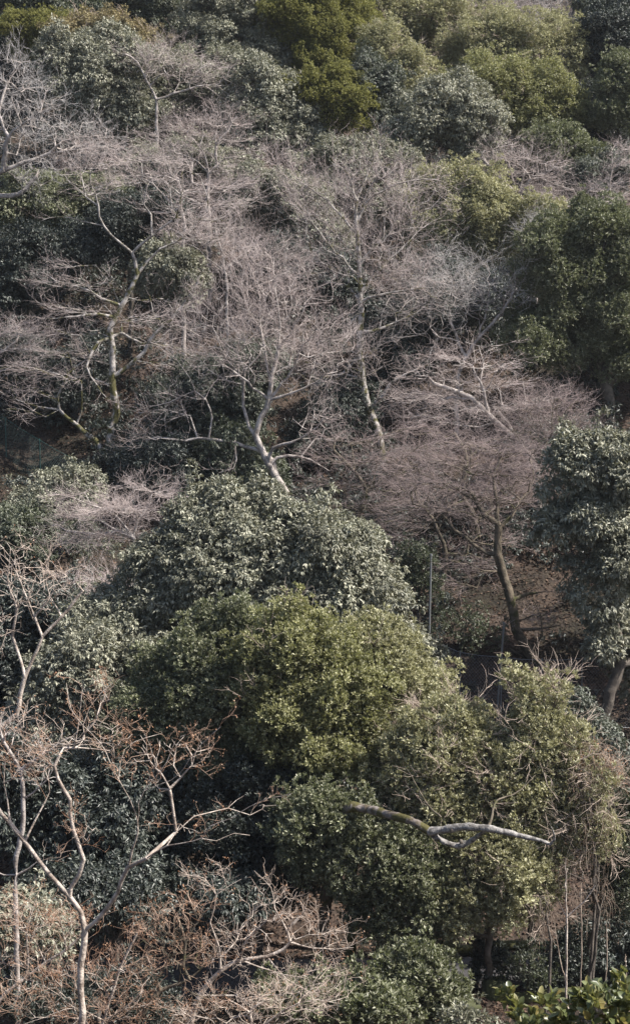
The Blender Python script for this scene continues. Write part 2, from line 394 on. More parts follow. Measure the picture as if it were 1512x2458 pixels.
def bare(name, label, limbs, lobes, D, r0=.12, nt=260, mat='bark', tw='twigpink', L=.55, per=(3, 2), rtw=.005, flat=.5, up=.12,
         H=0., drift=.35, cat='tree', group=None, bf=.35, k=1.6, seeds=0., seedL=.045, spread=.85, p=.58, layer=0., sag=.05, base=None, twigcnt=7, gen=2):
    SEED[0] += 1; rng = np.random.default_rng(SEED[0])
    if D is None: D = solveD(limbs[0][0][0], limbs[0][0][1], H)
    tr = Tree(); first = True; root = None
    for lb in limbs:
        lb = [tuple(q) for q in lb]
        dr = rng.uniform(-drift, drift) if not first else 0.
        pts = []; arc = 0
        d0 = 0.
        if not first:
            A = np.array(tr.P); q = at(lb[0][0], lb[0][1], A[:, 1]); d0 = A[int(np.argmin(np.linalg.norm((A-q)[:, [0, 2]], axis=1))), 1]-D
        for i, a in enumerate(lb):
            if i: arc += math.hypot(a[0]-lb[i-1][0], a[1]-lb[i-1][1])*mpp(D)
            pts.append(at(a[0], a[1], D+d0+dr*arc+(a[2] if len(a) > 2 else 0)))
        if first:
            b = pts[0]; gb = float(ground(b[0], b[1]))
            if b[2] > gb+.1: pts = [np.array([b[0]+(base or 0), b[1], gb-.15])]+pts
            else: pts[0] = np.array([b[0], b[1], gb-.15])
            root = empty(name, (pts[0][0], pts[0][1], gb), label, cat, group)
            tr.limb(pts, None, .3 if D > 34 else .15, .02 if D > 34 else .005, rng); first = False
        else: tr.limb(pts, None, .3 if D > 34 else .15, .025 if D > 34 else .006, rng)
    E = ellips(lobes, D)
    vol = np.array([e[1].prod() for e in E])**.75; q = rng.choice(len(E), nt, p=vol/vol.sum())
    d = unit(rng.normal(0, 1, (nt, 3)))*rng.uniform(.15, 1, nt)[:, None]**.5
    Tg = np.array([E[i][0] for i in q])+d*np.array([E[i][1] for i in q])
    if layer > 0:
        z0 = Tg[:, 2]+.25*np.sin(Tg[:, 0]*1.3)+.2*np.sin(Tg[:, 1]*1.7); Tg[:, 2] += (np.round(z0/layer)*layer-z0)*.78
    g = ground(Tg[:, 0], Tg[:, 1]); Tg = Tg[Tg[:, 2] > g+.3]
    if D < 34: p = max(p, .64)
    tr.grow(Tg, bf, .55, rng, sag); tr.finish(r0, min(.006, D*.00011), p)
    V, F = tr.wood(); mesh('trunk', V, F, M[mat], root, smooth=True)
    a = tr.A; e = np.nonzero((a['cnt'] <= twigcnt) & (a['par'] >= 0))[0]
    e = np.repeat(e, rng.poisson(k*(.46 if D > 34 else .27), len(e))); f = rng.uniform(0, 1, len(e))[:, None]
    O = a['P'][e]*(1-f)+a['P'][a['par'][e]]*f
    J = rng.normal(0, 1, (len(e), 3)); J[:, 2] *= flat
    cen = np.mean([x[0] for x in E], 0)
    L = L*1.45; spread = max(spread, .9 if D < 34 else 0); Dv = a['D'][e]*1.+unit(J)*spread+unit(O-cen)*.3; Dv[:, 2] = Dv[:, 2]*(.85 if flat < .8 else 1)*(.75 if layer > 0 else 1)+up
    if len(e) < 26: return root
    V, F, tips, td = twigs(rng, O, Dv, L, rtw, list(per), flat, up, spread, gen, .5)
    mesh('twigs', V, F, M[tw], root); nF = len(F)
    if seeds > 0:
        n = int(len(tips)*seeds); i = rng.choice(len(tips), n, replace=False); i = np.repeat(i, 3); n = len(i)
        Bp = tips[i]+rng.normal(0, seedL*.5, (n, 3)); Dr = td[i]*.3+rng.normal(0, .7, (n, 3))+np.array([0, 0, -.7])
        V, F, kk = leafmesh(Bp, Dr, rng.normal(0, 1, (n, 3))+[0, -.3, .6], seedL*rng.uniform(.6, 1.4, n), seedL*.5*rng.uniform(.7, 1.3, n), .3)
        mesh('dry_leaves', V, F, M['dryleaf'], root, np.repeat(rng.uniform(.75, 1.2, n), kk))
    STAT.append((label[:40], round(D, 1), nF))
    return root

# ------------------------------------------------------------------ the setting: ground, path
def axis(parts):
    o = [np.arange(a, b, s) for a, b, s in parts]; return np.concatenate(o+[[parts[-1][1]]])
xs = axis([(-600, -120, 40), (-120, -40, 4), (-40, 40, .4), (40, 120, 4), (120, 600, 40)])
ys = axis([(-400, -20, 20), (-20, 30, 1), (30, 66, .3), (66, 100, .7), (100, 200, 5), (200, 600, 40)])
gx, gy = np.meshgrid(xs, ys); gz = ground(gx, gy)
V = np.stack([gx, gy, gz], -1).reshape(-1, 3); ny, nx = gx.shape
i = (np.arange(ny-1)[:, None]*nx+np.arange(nx-1)[None]).ravel()
m, t, n, l, b = newmat('leaf_strewn_soil')
tc = n.new('ShaderNodeTexCoord'); vo = n.new('ShaderNodeTexVoronoi'); vo.inputs['Scale'].default_value = 9; l.new(tc.outputs['Object'], vo.inputs[0])
r1 = ramp(n, [(.02, .013, .009), (.045, .028, .02), (.075, .05, .036), (.03, .02, .014)]); l.new(vo.outputs['Color'], r1.inputs[0])
no = n.new('ShaderNodeTexNoise'); no.inputs['Scale'].default_value = .35; no.inputs['Detail'].default_value = 8; l.new(tc.outputs['Object'], no.inputs[0])
r2 = ramp(n, [(.30, .34, .22), (1, 1, 1)], [.42, .58]); l.new(no.outputs[0], r2.inputs[0])
mx = n.new('ShaderNodeMix'); mx.data_type = 'RGBA'; mx.blend_type = 'MULTIPLY'; mx.inputs[0].default_value = 1
l.new(r1.outputs[0], mx.inputs[6]); l.new(r2.outputs[0], mx.inputs[7]); l.new(mx.outputs[2], b.inputs['Base Color']); b.inputs['Roughness'].default_value = .95
bp = n.new('ShaderNodeBump'); bp.inputs['Strength'].default_value = .8; bp.inputs['Distance'].default_value = .06; l.new(vo.outputs['Distance'], bp.inputs['Height']); l.new(bp.outputs[0], b.inputs['Normal'])
g_o = mesh('ground', V, np.stack([i, i+1, i+1+nx, i+nx], 1), m, smooth=True); tag(g_o, 'steep brown hillside strewn with fallen leaves', kind='structure')

# path along the valley floor, seen under the lowest foliage
pm, t, n, l, b = newmat('worn_asphalt'); tc = n.new('ShaderNodeTexCoord'); no = n.new('ShaderNodeTexNoise'); no.inputs['Scale'].default_value = 3; no.inputs['Detail'].default_value = 8
l.new(tc.outputs['Object'], no.inputs[0]); r1 = ramp(n, [(.045, .042, .044), (.085, .08, .082)], [.35, .65]); l.new(no.outputs[0], r1.inputs[0]); l.new(r1.outputs[0], b.inputs['Base Color']); b.inputs['Roughness'].default_value = .9
px = np.arange(-30, 30.1, .5); py0 = 38.2-.035*px+.2*np.sin(px*.3); zt = -16.6+.05
a = np.stack([px, py0-.9, np.full_like(px, 0)], 1); c = np.stack([px, py0+.9, np.full_like(px, 0)], 1)
for q in (a, c): q[:, 2] = np.maximum(ground(a[:, 0], a[:, 1]), ground(c[:, 0], c[:, 1]))+.06
lo_a = a-[0, 0, .5]; lo_c = c-[0, 0, .5]; nn_ = len(px); V = np.concatenate([a, c, lo_a, lo_c]); i = np.arange(nn_-1)
F = np.concatenate([np.stack([i, i+1, i+1+nn_, i+nn_], 1), np.stack([i+2*nn_, i+1+2*nn_, i+1, i], 1), np.stack([i+nn_, i+1+nn_, i+1+3*nn_, i+3*nn_], 1)])
tag(mesh('path', V, F, pm), 'dark narrow path along the foot of the slope', kind='structure')

def box(Vs, Fs, c, sz, rot=0., tilt=(0, 0)):
    c = np.asarray(c, float); s = np.asarray(sz, float)/2
    v = np.array([[x, y, z] for x in (-1, 1) for y in (-1, 1) for z in (-1, 1)], float)*s
    v[:, 0] += v[:, 2]*tilt[0]; v[:, 1] += v[:, 2]*tilt[1]
    ca, sa = math.cos(rot), math.sin(rot); v = np.stack([v[:, 0]*ca-v[:, 1]*sa, v[:, 0]*sa+v[:, 1]*ca, v[:, 2]], 1)+c
    o = sum(len(q) for q in Vs); Vs.append(v)
    Fs.append(np.array([[0, 1, 3, 2], [4, 6, 7, 5], [0, 4, 5, 1], [2, 3, 7, 6], [0, 2, 6, 4], [1, 5, 7, 3]])+o)

# low mossy log kerb behind the path and a block of stone beside it
rng = np.random.default_rng(5)
def rod(name, pts, r, mat, parent=None, k=8, cap=True):
    pts = np.asarray(pts, float); r = np.broadcast_to(np.asarray(r, float), (len(pts),))
    D = unit(np.diff(pts, axis=0)); N = np.concatenate([D[:1], unit(D[:-1]+D[1:]) if len(D) > 1 else D[:0], D[-1:]])
    V, F = frusta(pts[:-1], pts[1:], r[:-1], r[1:], N[:-1], N[1:], k)
    if cap:
        fr = lambda P, n: frusta(P[None], (P+n*.002)[None], np.array([r[0 if (P is pts[0]) else -1]]), np.array([.0005]), n[None], n[None], k)
        V0 = frusta(pts[:1], pts[:1]-N[:1]*.002, r[:1], np.array([.0005]), N[:1], N[:1], k)
        V1 = frusta(pts[-1:], pts[-1:]+N[-1:]*.002, r[-1:], np.array([.0005]), N[-1:], N[-1:], k)
        V, F = join([(V, F), V0, V1])
    return mesh(name, V, F, mat, parent, smooth=True)
xk = np.arange(2, 11, .6); yk = np.interp(xk, px, py0)+1.12
zk = np.interp(xk, px, c[:, 2])+.1
o = rod('log', np.stack([xk, yk, zk], 1)+rng.normal(0, .02, (len(xk), 3)), .13, M['barkbrown']); tag(o, 'long mossy log lying along the far edge of the dark path', 'log')
xk = np.arange(4.2, 7.5, .6); zg = ground(xk, np.full_like(xk, 36.2))
o = rod('log', np.stack([xk, np.full_like(xk, 36.25), zg+.1], 1)+rng.normal(0, .02, (len(xk), 3)), np.linspace(.16, .11, len(xk)), M['barkbrown']); tag(o, 'short brown log on the leaf litter on the near side of the dark path', 'log')

stm = barkmat('mossy_stone', (.09, .085, .08), (.2, .19, .18), 4, (.05, .055, .02), .45)
def stone(X, Y, s, label):
    D = solveD(X, Y, 0); p = at(X, Y, D); rng = np.random.default_rng(int(X))
    u = np.linspace(0, math.pi, 9); v = np.linspace(0, 2*math.pi, 15)[:-1]
    d = np.array([[math.sin(a)*math.cos(b_), math.sin(a)*math.sin(b_), math.cos(a)] for a in u for b_ in v])
    rr = 1/(np.abs(d)**4).sum(1)**.25*(1+.12*np.sin(d@np.array([3, 4, 5.]))+.08*np.sin(d@np.array([7, -6, 4.])))
    V = p+d*rr[:, None]*np.array(s)+[0, 0, s[2]*.5]
    F = [[a*14+b_, a*14+(b_+1) % 14, (a+1)*14+(b_+1) % 14, (a+1)*14+b_] for a in range(8) for b_ in range(14)]
    tag(mesh('stone', V, F, stm), label, 'stone')
stone(1190, 2395, (.32, .3, .3), 'squared mossy stone standing alone beside the dark path')
stone(1095, 2420, (.5, .35, .16), 'low flat stone on the brown leaf litter below the dark path')

# ------------------------------------------------------------------ fences
steel = newmat('galvanised_steel'); sm = steel[0]; steel[4].inputs['Base Color'].default_value = (.24, .25, .26, 1); steel[4].inputs['Metallic'].default_value = .4; steel[4].inputs['Roughness'].default_value = .45
gs = newmat('green_coated_steel'); gm = gs[0]; gs[4].inputs['Base Color'].default_value = (.03, .085, .075, 1); gs[4].inputs['Roughness'].default_value = .5
wr = newmat('dull_fence_wire'); wm = wr[0]; wr[4].inputs['Base Color'].default_value = (.20, .20, .21, 1); wr[4].inputs['Roughness'].default_value = .6
def fence(label, tops, D, h, mat, wmat, pitch=.11, wr=.003, posts=True, pr=.022, extra=()):
    """posts at the given spots on the ground line; top rail wire and diamond mesh between"""
    B = []
    for (X, Y, dd) in tops: B.append(at(X, Y, D+dd))
    B = np.array(B); Tp = B.copy(); B = B.copy()
    B[:, 2] = Tp[:, 2]-h
    root = empty('chain_link_fence', (B[0][0], B[0][1], B[0][2]), label, 'fence')
    for i in range(len(B)-1):
        A0, A1, T0, T1 = B[i], B[i+1], Tp[i], Tp[i+1]; Lw = np.linalg.norm(A1-A0); n = int((Lw+h)/pitch)
        P0, P1 = [], []
        for s in (1, -1):
            q = np.arange(-int(h/pitch)-1, n+1)*pitch
            for o_ in q:
                u0, u1 = (o_, o_+h); t0, t1 = 0., 1.
                if u0 < 0: t0 = -u0/h
                if u1 > Lw: t1 = 1-(u1-Lw)/h
                if t1-t0 < .03: continue
                a_, b_ = (o_+h*t0)/Lw, (o_+h*t1)/Lw; z0, z1 = (t0, t1) if s > 0 else (1-t0, 1-t1)
                f = lambda u, v_: (A0*(1-u)+A1*u)*(1-v_)+(T0*(1-u)+T1*u)*v_+np.array([0, .004*s, 0])
                P0.append(f(a_, z0)); P1.append(f(b_, z1))
        P0, P1 = np.array(P0), np.array(P1); rr = np.full(len(P0), wr); N = unit(P1-P0)
        V, F = frusta(P0, P1, rr, rr, N, N, 3); mesh('wire_mesh', V, F, wmat, root)
        rod('top_wire', [T0, (T0+T1)/2+[0, 0, -.03], T1], .008, mat, root, 5)
        rod('bottom_wire', [A0+[0, -.01, .03], (A0+A1)/2+[0, -.01, .03], A1+[0, -.01, .03]], .009, mat, root, 5)
    for i in range(len(B)):
        if posts: rod('post', [B[i]-[0, 0, .3], Tp[i]+[0, 0, .04]], pr, mat, root, 8)
    return root
fence('grey chain link fence with thin steel posts crossing the dark hollow at right', [(1040, 1535, 1.6), (1104, 1566, .8), (1203, 1577, 0), (1300, 1584, 0), (1397, 1580, 0), (1530, 1586, .6)], 48.6, 2.1, sm, wm)
fence('dark green mesh fence with a leaning post at the left edge', [(-90, 975, 2.5), (14, 1004, 1.), (96, 1056, 0), (175, 1100, -.6)], 60.0, 1.9, gm, gm, pitch=.12, wr=.003)
def pole(X0, Y0, X1, Y1, r, label, mat, D=None, name='steel_pole'):
    D = D or solveD(X0, Y0, 0); a = at(X0, Y0, D); t_ = at(X1, Y1, D); g_ = float(ground(a[0], a[1])); b0 = a.copy()
    pts = [a, t_] if a[2] <= g_+.3 else [np.array([a[0], a[1], g_-.1]), a, t_]
    root = empty(name, pts[0], label, 'pole'); rod('shaft', pts, r, mat, root, 8)
    rod('cap', [t_+[0, 0, .003], t_+[0, 0, .07]], r*1.35, mat, root, 8)
    return root
pole(1030, 1515, 1034, 1335, .032, 'tall pale steel pole beside the round silver crown edge', sm, 50.5)
pole(1190, 1735, 1209, 1500, .03, 'slim leaning steel pole in front of the mossy trunk base', sm, 48.3)

# ------------------------------------------------------------------ leaf litter and ground cover
rng = np.random.default_rng(9); n = 110000
yy = rng.uniform(34, 72, n); xx = rng.uniform(-.32, .32, n)*yy
Bp = np.stack([xx, yy, ground(xx, yy)+rng.uniform(.0, .06, n)], 1)
V, F, kk = leafmesh(Bp, rng.normal(0, 1, (n, 3))*[1, 1, .35], rng.normal(0, .45, (n, 3))+[0, -.2, 1], rng.uniform(.07, .15, n), rng.uniform(.04, .08, n), .3)
o = mesh('leaf_litter', V, F, M['litter'], tint=np.repeat(rng.uniform(.7, 1.2, n), kk)); tag(o, 'brown fallen leaves lying all over the slope', 'leaf litter', kind='stuff')


# dark undergrowth covering the slope between the trees
rng = np.random.default_rng(21); n = 5200
yy = rng.uniform(43.5, 97, n); xx = rng.uniform(-.27, .27, n)*yy
mk = np.sin(xx*.6+1)+np.sin(yy*.45+xx*.3)+rng.normal(0, .6, n) > -.9
hol = ((xx > 2.5) & (yy < 55)) | ((xx < -8.5) & (yy > 55) & (yy < 62.5))
ok = mk & ~(hol & (rng.uniform(0, 1, n) < .93)); xx, yy = xx[ok], yy[ok]; n = len(xx)
Cc = np.stack([xx, yy, ground(xx, yy)+rng.uniform(.15, .9, n)], 1); Cn = unit(rng.normal(0, .4, (n, 3))+[0, -.3, 1])
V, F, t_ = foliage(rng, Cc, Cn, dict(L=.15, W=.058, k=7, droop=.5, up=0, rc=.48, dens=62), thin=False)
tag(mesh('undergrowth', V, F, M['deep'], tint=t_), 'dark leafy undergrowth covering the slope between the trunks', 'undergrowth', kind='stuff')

# ------------------------------------------------------------------ evergreens (spots: X, Y, half width, half height, offset in depth)
ET, BT, SH = 'evergreen_tree', 'bare_tree', 'shrub'
G1 = 'evergreen trees on the upper slope'
# top row
ever(ET, 'dark grey green evergreen filling the top left corner behind the small yellow green crown', [(40, 20, 80, 50), (150, 10, 90, 60), (60, 90, 70, 40, -1)], 'dark', 'smallsilver', D=89)
ever(ET, 'small bright yellow green crown with two humps at the upper left', [(60, 68, 42, 24), (150, 84, 58, 30), (110, 118, 60, 34, 1)], 'yellow', 'tiny', D=85, rc=.34, group=None)
ever(ET, 'dark green evergreen at the top between the tan crown and the silver green cascade', [(300, 30, 80, 60), (385, 60, 90, 60), (450, 25, 60, 50), (230, 70, 60, 40, -1)], 'dark', 'smallsilver', D=88)
ever(ET, 'grey green evergreen cascading down to the right at the top centre', [(560, 30, 85, 60), (600, 100, 75, 55), (555, 120, 70, 50, -1), (640, 150, 55, 45, -1), (500, 75, 55, 50)], 'silver', 'smallsilver', D=84)
ever(ET, 'tall yellow olive evergreen with dense lobed crown at the top centre', [(760, 35, 85, 60), (830, 90, 68, 55), (740, 95, 60, 55), (690, 50, 55, 55), (790, 140, 75, 45, -1)], 'yellow', 'tiny', D=83, rc=.40)
ever(ET, 'low yellow green crown right below the tall yellow olive evergreen', [(760, 235, 52, 38), (830, 265, 55, 45), (800, 210, 45, 30), (850, 295, 38, 25)], 'yellow', 'tiny', D=76.5, rc=.34)
ever(ET, 'muted grey olive evergreen with bare dark limbs showing, right of the yellow olive one', [(930, 60, 60, 80), (1010, 40, 70, 60), (1090, 55, 60, 50), (1060, 100, 60, 50, 1)], 'paleolive', 'tiny', D=85.5, bare=.7, trunk=[(975, 190), (985, 150), (1000, 100), (1040, 60)], r0=.2, dens=.7)
ever(ET, 'grey olive bushy tree below the crown with bare dark limbs', [(920, 160, 50, 60), (970, 200, 60, 50), (1010, 250, 60, 40), (910, 230, 35, 45)], 'paleolive', 'tiny', D=80, dens=.9, bare=.3)
ever(ET, 'ivy dark glossy small tree between the low yellow green crown and the silver dome', [(895, 215, 38, 50), (915, 265, 45, 40), (880, 170, 22, 40)], 'bluegreen', 'smallsilver', D=77.5)
ever(ET, 'broad olive crown with reddish bare twigs, the higher one at the upper right', [(1180, 130, 90, 55), (1270, 100, 95, 55), (1340, 140, 50, 60), (1230, 170, 95, 50), (1120, 165, 50, 40)], 'paleolive', 'tiny', D=82, bare=.8, trunk=[(1225, 245), (1245, 215), (1290, 180), (1320, 150)], r0=.17, dens=.8)
ever(ET, 'broad olive crown just below the other broad one at the upper right', [(1180, 225, 90, 55), (1260, 265, 95, 62), (1330, 290, 60, 52), (1220, 310, 85, 45), (1390, 300, 35, 16)], 'olive', 'tiny', D=77, bare=.3, dens=.95)
ever(ET, 'dark blue grey evergreen in shade at the right edge near the top', [(1450, 100, 60, 60), (1480, 180, 50, 55), (1500, 60, 60, 50), (1570, 150, 80, 90, 1), (1560, 260, 70, 60, 0)], 'deep', 'smallsilver', D=82.5)  # last two lobes, past the right edge, added to shade the slope
ever(ET, 'dark green crown in the top right corner', [(1440, 15, 60, 45), (1500, 10, 60, 50)], 'dark', 'smallsilver', D=87)
ever(ET, 'mid green evergreen cut by the right edge, below the blue grey one', [(1495, 210, 42, 50), (1490, 280, 50, 50), (1470, 250, 30, 25)], 'green', 'fine', D=76)
ever(ET, 'tan khaki leaved crown behind the silver cascade at the upper left', [(190, 90, 45, 30), (260, 82, 55, 30), (330, 110, 60, 35), (390, 125, 50, 30)], 'khaki', 'smallsilver', D=83.5, dens=.9, bare=.4)
ever(ET, 'large silver green evergreen with drooping leaves at the upper left', [(160, 140, 50, 45), (230, 145, 70, 50), (290, 160, 55, 50), (210, 215, 75, 60), (290, 260, 70, 60), (150, 200, 50, 50)], 'silverpale', 'silver', D=78)
ever(ET, 'silver green crown with pale top beside the low yellow green crown', [(660, 255, 80, 60), (620, 220, 60, 50), (700, 310, 70, 55), (640, 320, 70, 60), (740, 330, 40, 35)], 'silverpale', 'silver', D=76.8, L=.13)
ever(ET, 'pale grey green crown half hidden by pink twigs left of centre top', [(440, 195, 80, 50), (520, 200, 70, 50), (400, 260, 60, 50), (560, 250, 50, 60)], 'silver', 'smallsilver', D=80)
ever(ET, 'silver dome shaped evergreen at the upper right of the middle', [(1060, 275, 85, 60), (1110, 300, 65, 65), (1000, 320, 65, 50), (1060, 350, 90, 45), (1120, 370, 50, 30)], 'silverpale', 'silver', D=74.5, L=.13)
ever(SH, 'small dark green evergreen bush under the lower broad olive crown', [(1340, 365, 60, 30), (1400, 385, 50, 28), (1290, 340, 40, 22)], 'green', 'fine', D=73.5)
ever(SH, 'dark green bush in the shade at the right edge under the pink twigs', [(1420, 440, 70, 40), (1490, 400, 50, 40)], 'bluegreen', 'smallsilver', D=72.6)
ever(ET, 'shady blue green tree in the dark gap at the upper right', [(1400, 330, 60, 40), (1460, 350, 60, 40), (1420, 270, 45, 50)], 'deep', 'smallsilver', D=78.5, dens=.7)
# second band
ever(ET, 'olive round crown right of the tall bare tree with upswept branches', [(1100, 480, 90, 50), (1170, 520, 80, 65), (1080, 540, 90, 60), (1180, 590, 80, 55), (1030, 470, 60, 40)], 'paleolive', 'tiny', D=69, dens=1.05)
ever(SH, 'small yellowish green bush under the pink tree at the right', [(1300, 510, 45, 28), (1280, 560, 40, 30), (1330, 545, 40, 28)], 'paleolive', 'fine', D=68)
ever(ET, 'dusky silver green tree behind the tall bare tree, left of its stem', [(620, 470, 75, 60), (690, 500, 80, 65), (740, 560, 60, 60), (640, 560, 75, 50), (790, 620, 45, 45)], 'silver', 'smallsilver', D=69.3)
ever(ET, 'grey green tree seen through the crown of the tall bare tree', [(850, 440, 80, 60), (930, 480, 80, 60), (800, 400, 60, 45), (900, 400, 70, 40)], 'silver', 'smallsilver', D=72, dens=.8)
ever(ET, 'pale green tree behind pink twigs left of the centre top', [(450, 400, 75, 45), (380, 420, 60, 45), (520, 420, 60, 45), (330, 460, 60, 40)], 'silverpale', 'smallsilver', D=73.3)
ever(ET, 'dark olive green tree at the far left below the gnarled grey tree', [(120, 480, 90, 45), (60, 520, 80, 50), (190, 530, 80, 45), (230, 480, 60, 40)], 'green', 'smallsilver', D=69.5)
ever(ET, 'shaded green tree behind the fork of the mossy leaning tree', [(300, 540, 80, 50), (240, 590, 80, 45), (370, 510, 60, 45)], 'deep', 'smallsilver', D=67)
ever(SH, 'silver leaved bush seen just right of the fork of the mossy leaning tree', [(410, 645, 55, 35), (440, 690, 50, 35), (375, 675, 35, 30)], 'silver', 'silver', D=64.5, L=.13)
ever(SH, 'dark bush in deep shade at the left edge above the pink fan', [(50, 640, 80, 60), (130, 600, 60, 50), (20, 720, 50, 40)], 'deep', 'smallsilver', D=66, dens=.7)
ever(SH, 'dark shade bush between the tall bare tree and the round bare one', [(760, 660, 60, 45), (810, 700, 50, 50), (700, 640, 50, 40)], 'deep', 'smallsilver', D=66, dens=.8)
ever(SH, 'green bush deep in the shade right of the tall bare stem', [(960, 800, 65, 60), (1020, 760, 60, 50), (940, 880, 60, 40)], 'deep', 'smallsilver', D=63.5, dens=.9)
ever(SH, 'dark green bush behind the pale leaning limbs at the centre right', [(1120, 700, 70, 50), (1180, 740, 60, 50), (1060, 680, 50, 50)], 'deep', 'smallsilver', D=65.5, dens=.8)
ever(ET, 'large green evergreen at the right edge with bright sunlit top', [(1340, 600, 75, 50), (1420, 560, 80, 50), (1480, 610, 70, 70), (1390, 650, 110, 55), (1310, 680, 60, 45), (1340, 770, 95, 55), (1440, 750, 90, 60), (1285, 840, 65, 45, -.5), (1390, 850, 100, 45), (1480, 870, 60, 50), (1590, 760, 90, 110, 1)], 'green', 'fine', D=62, trunk=[(1465, 1040), (1458, 960), (1440, 860), (1420, 720)], r0=.22, dens=1.1)  # unseen last lobe extends the crown past the edge to cast shade
ever(SH, 'blue green bush with open sprays behind the round bare tree', [(500, 930, 75, 50), (450, 1000, 80, 55), (560, 990, 60, 60), (600, 900, 55, 70)], 'bluegreen', 'smallsilver', D=59.5)
ever(SH, 'green bush at the foot of the round bare tree, left of its trunk', [(560, 1080, 60, 40), (600, 1140, 60, 45), (520, 1130, 40, 35)], 'dark', 'smallsilver', D=57.6, dens=.8)
ever(SH, 'dark bush right of the leaning mossy trunk base', [(370, 1090, 70, 45), (440, 1140, 80, 45), (350, 1150, 60, 40)], 'deep', 'smallsilver', D=57.5)
ever(SH, 'small leafy bush in front of the left edge mesh fence', [(130, 1200, 70, 40), (200, 1170, 50, 35), (80, 1225, 40, 30)], 'silver', 'smallsilver', D=55.5)
ever(SH, 'mid green bush behind the pink fan spray at the left', [(60, 1290, 70, 45), (150, 1290, 60, 40), (20, 1240, 45, 35)], 'dark', 'smallsilver', D=53.5)
ever(SH, 'dark bush in the shade beside the stem of the tall bare tree', [(800, 1010, 70, 45), (840, 960, 50, 40), (760, 1070, 60, 40)], 'deep', 'smallsilver', D=61, dens=.7)
ever(SH, 'dark green bush at the left edge behind the small pink fan', [(40, 850, 60, 40), (80, 900, 60, 40)], 'deep', 'smallsilver', D=63, dens=.8)
ever(SH, 'low dark bush on the shaded slope left of the mossy trunk', [(190, 900, 60, 45), (160, 960, 60, 40), (240, 850, 30, 50)], 'deep', 'smallsilver', D=62.3, dens=.7)
ever(SH, 'low dark bush in the dusky twig thicket at the right', [(1330, 1030, 60, 35), (1260, 1070, 60, 30)], 'deep', 'smallsilver', D=60, dens=.6)
# middle: the big silver dome and its neighbours
ever(ET, 'big round silver green evergreen with large drooping leaves in the middle', [(590, 1305, 160, 90), (740, 1340, 150, 95), (470, 1365, 120, 110), (650, 1400, 190, 115), (830, 1410, 110, 110), (360, 1450, 100, 95), (890, 1520, 75, 80, .6), (260, 1520, 90, 70, -.3)], 'silver', 'silver', D=44, rc=.46, r0=.22, dens=1.15, ragged=.12, gap=1.25, hollow=-1.35, L=.12)
ever(ET, 'shaded blue grey evergreen with large leaves left below the big silver dome', [(240, 1590, 105, 80), (170, 1640, 80, 70), (180, 1690, 90, 100), (320, 1610, 70, 70), (120, 1780, 100, 90), (230, 1800, 110, 90)], 'silver', 'silver', D=42.2, rc=.46, hollow=-1.3, L=.12)
ever(ET, 'large silver evergreen with hanging leaves cut by the right edge', [(1425, 1115, 75, 55), (1490, 1140, 70, 75), (1375, 1180, 55, 55), (1335, 1270, 45, 55), (1420, 1240, 80, 60), (1490, 1330, 60, 70), (1440, 1430, 70, 50), (1480, 1530, 60, 50), (1385, 1370, 35, 40), (1560, 1250, 110, 130, 2), (1600, 1430, 110, 120, 2), (1560, 1560, 90, 90, 1.5), (1650, 1250, 120, 130, 3.5)], 'silver', 'silver', D=46.5,  # unseen lobes past the right edge added so the crown shades the hollow
     trunk=[(1436, 1795), (1462, 1660), (1490, 1560), (1450, 1400), (1430, 1280)], r0=.17, rc=.42, gap=1.7, ragged=.25)
ever(SH, 'pale blue leaved little bush between the silver dome and the steel pole', [(1010, 1545, 32, 30), (1035, 1575, 25, 20)], 'silver', 'silver', D=46.6, rc=.25)
ever(SH, 'small ivy like bush climbing beside the tall pale steel pole', [(1000, 1340, 32, 30), (1015, 1415, 36, 36), (985, 1385, 25, 30)], 'dark', 'fine', D=51, rc=.28)
ever(SH, 'low leafy bush on the brown slope behind the chain link fence', [(1110, 1510, 55, 35), (1160, 1540, 50, 30), (1070, 1500, 30, 25)], 'dark', 'fine', D=51.5, dens=.5, rc=.3)
ever(SH, 'blue green leafy bush at the foot of the right edge silver tree', [(1400, 1735, 45, 40), (1380, 1690, 25, 35), (1430, 1780, 60, 40), (1490, 1820, 50, 50)], 'bluegreen', 'smallsilver', D=43.5, rc=.3)
ever(ET, 'dark green bushy tree at the lower right edge', [(1490, 1930, 60, 70), (1500, 2040, 60, 70), (1480, 2150, 60, 60)], 'dark', 'fine', D=38.5, r0=.09)
ever(SH, 'small olive bush tangled through with the dry vines at the lower right', [(1420, 1880, 45, 40), (1400, 1960, 40, 45), (1440, 2010, 30, 40), (1390, 2040, 40, 35)], 'paleolive', 'fine', D=36.3, rc=.28, dens=.7, bare=1.)
ever(SH, 'dark bush in deep shade at the lower right edge', [(1470, 2270, 80, 60), (1500, 2340, 70, 60)], 'deep', 'smallsilver', D=37.5, dens=.8)
ever(ET, 'front green evergreen with fine leaves left of the olive crown in the middle', [(490, 1600, 110, 75), (560, 1570, 100, 70), (440, 1700, 120, 90), (570, 1700, 120, 110), (400, 1800, 90, 80), (520, 1830, 130, 90), (640, 1830, 130, 90)], 'green', 'fine', D=39.5, rc=.36, dens=1.1)
ever(ET, 'yellowish green fine leaved evergreen right in the middle, below the big silver dome', [(700, 1590, 100, 90), (790, 1640, 110, 110), (680, 1720, 110, 110), (800, 1770, 130, 110), (740, 1540, 60, 55), (850, 1860, 110, 80)], 'olive', 'fine', D=38.4, rc=.36, dens=1.1, bare=.15)
ever(ET, 'grey green small leaved tree between the yellowish one and the chain link fence', [(900, 1600, 80, 80), (960, 1660, 90, 80), (930, 1560, 55, 55), (1000, 1740, 70, 60), (910, 1750, 90, 80)], 'paleolive', 'fine', D=39.2, rc=.34)
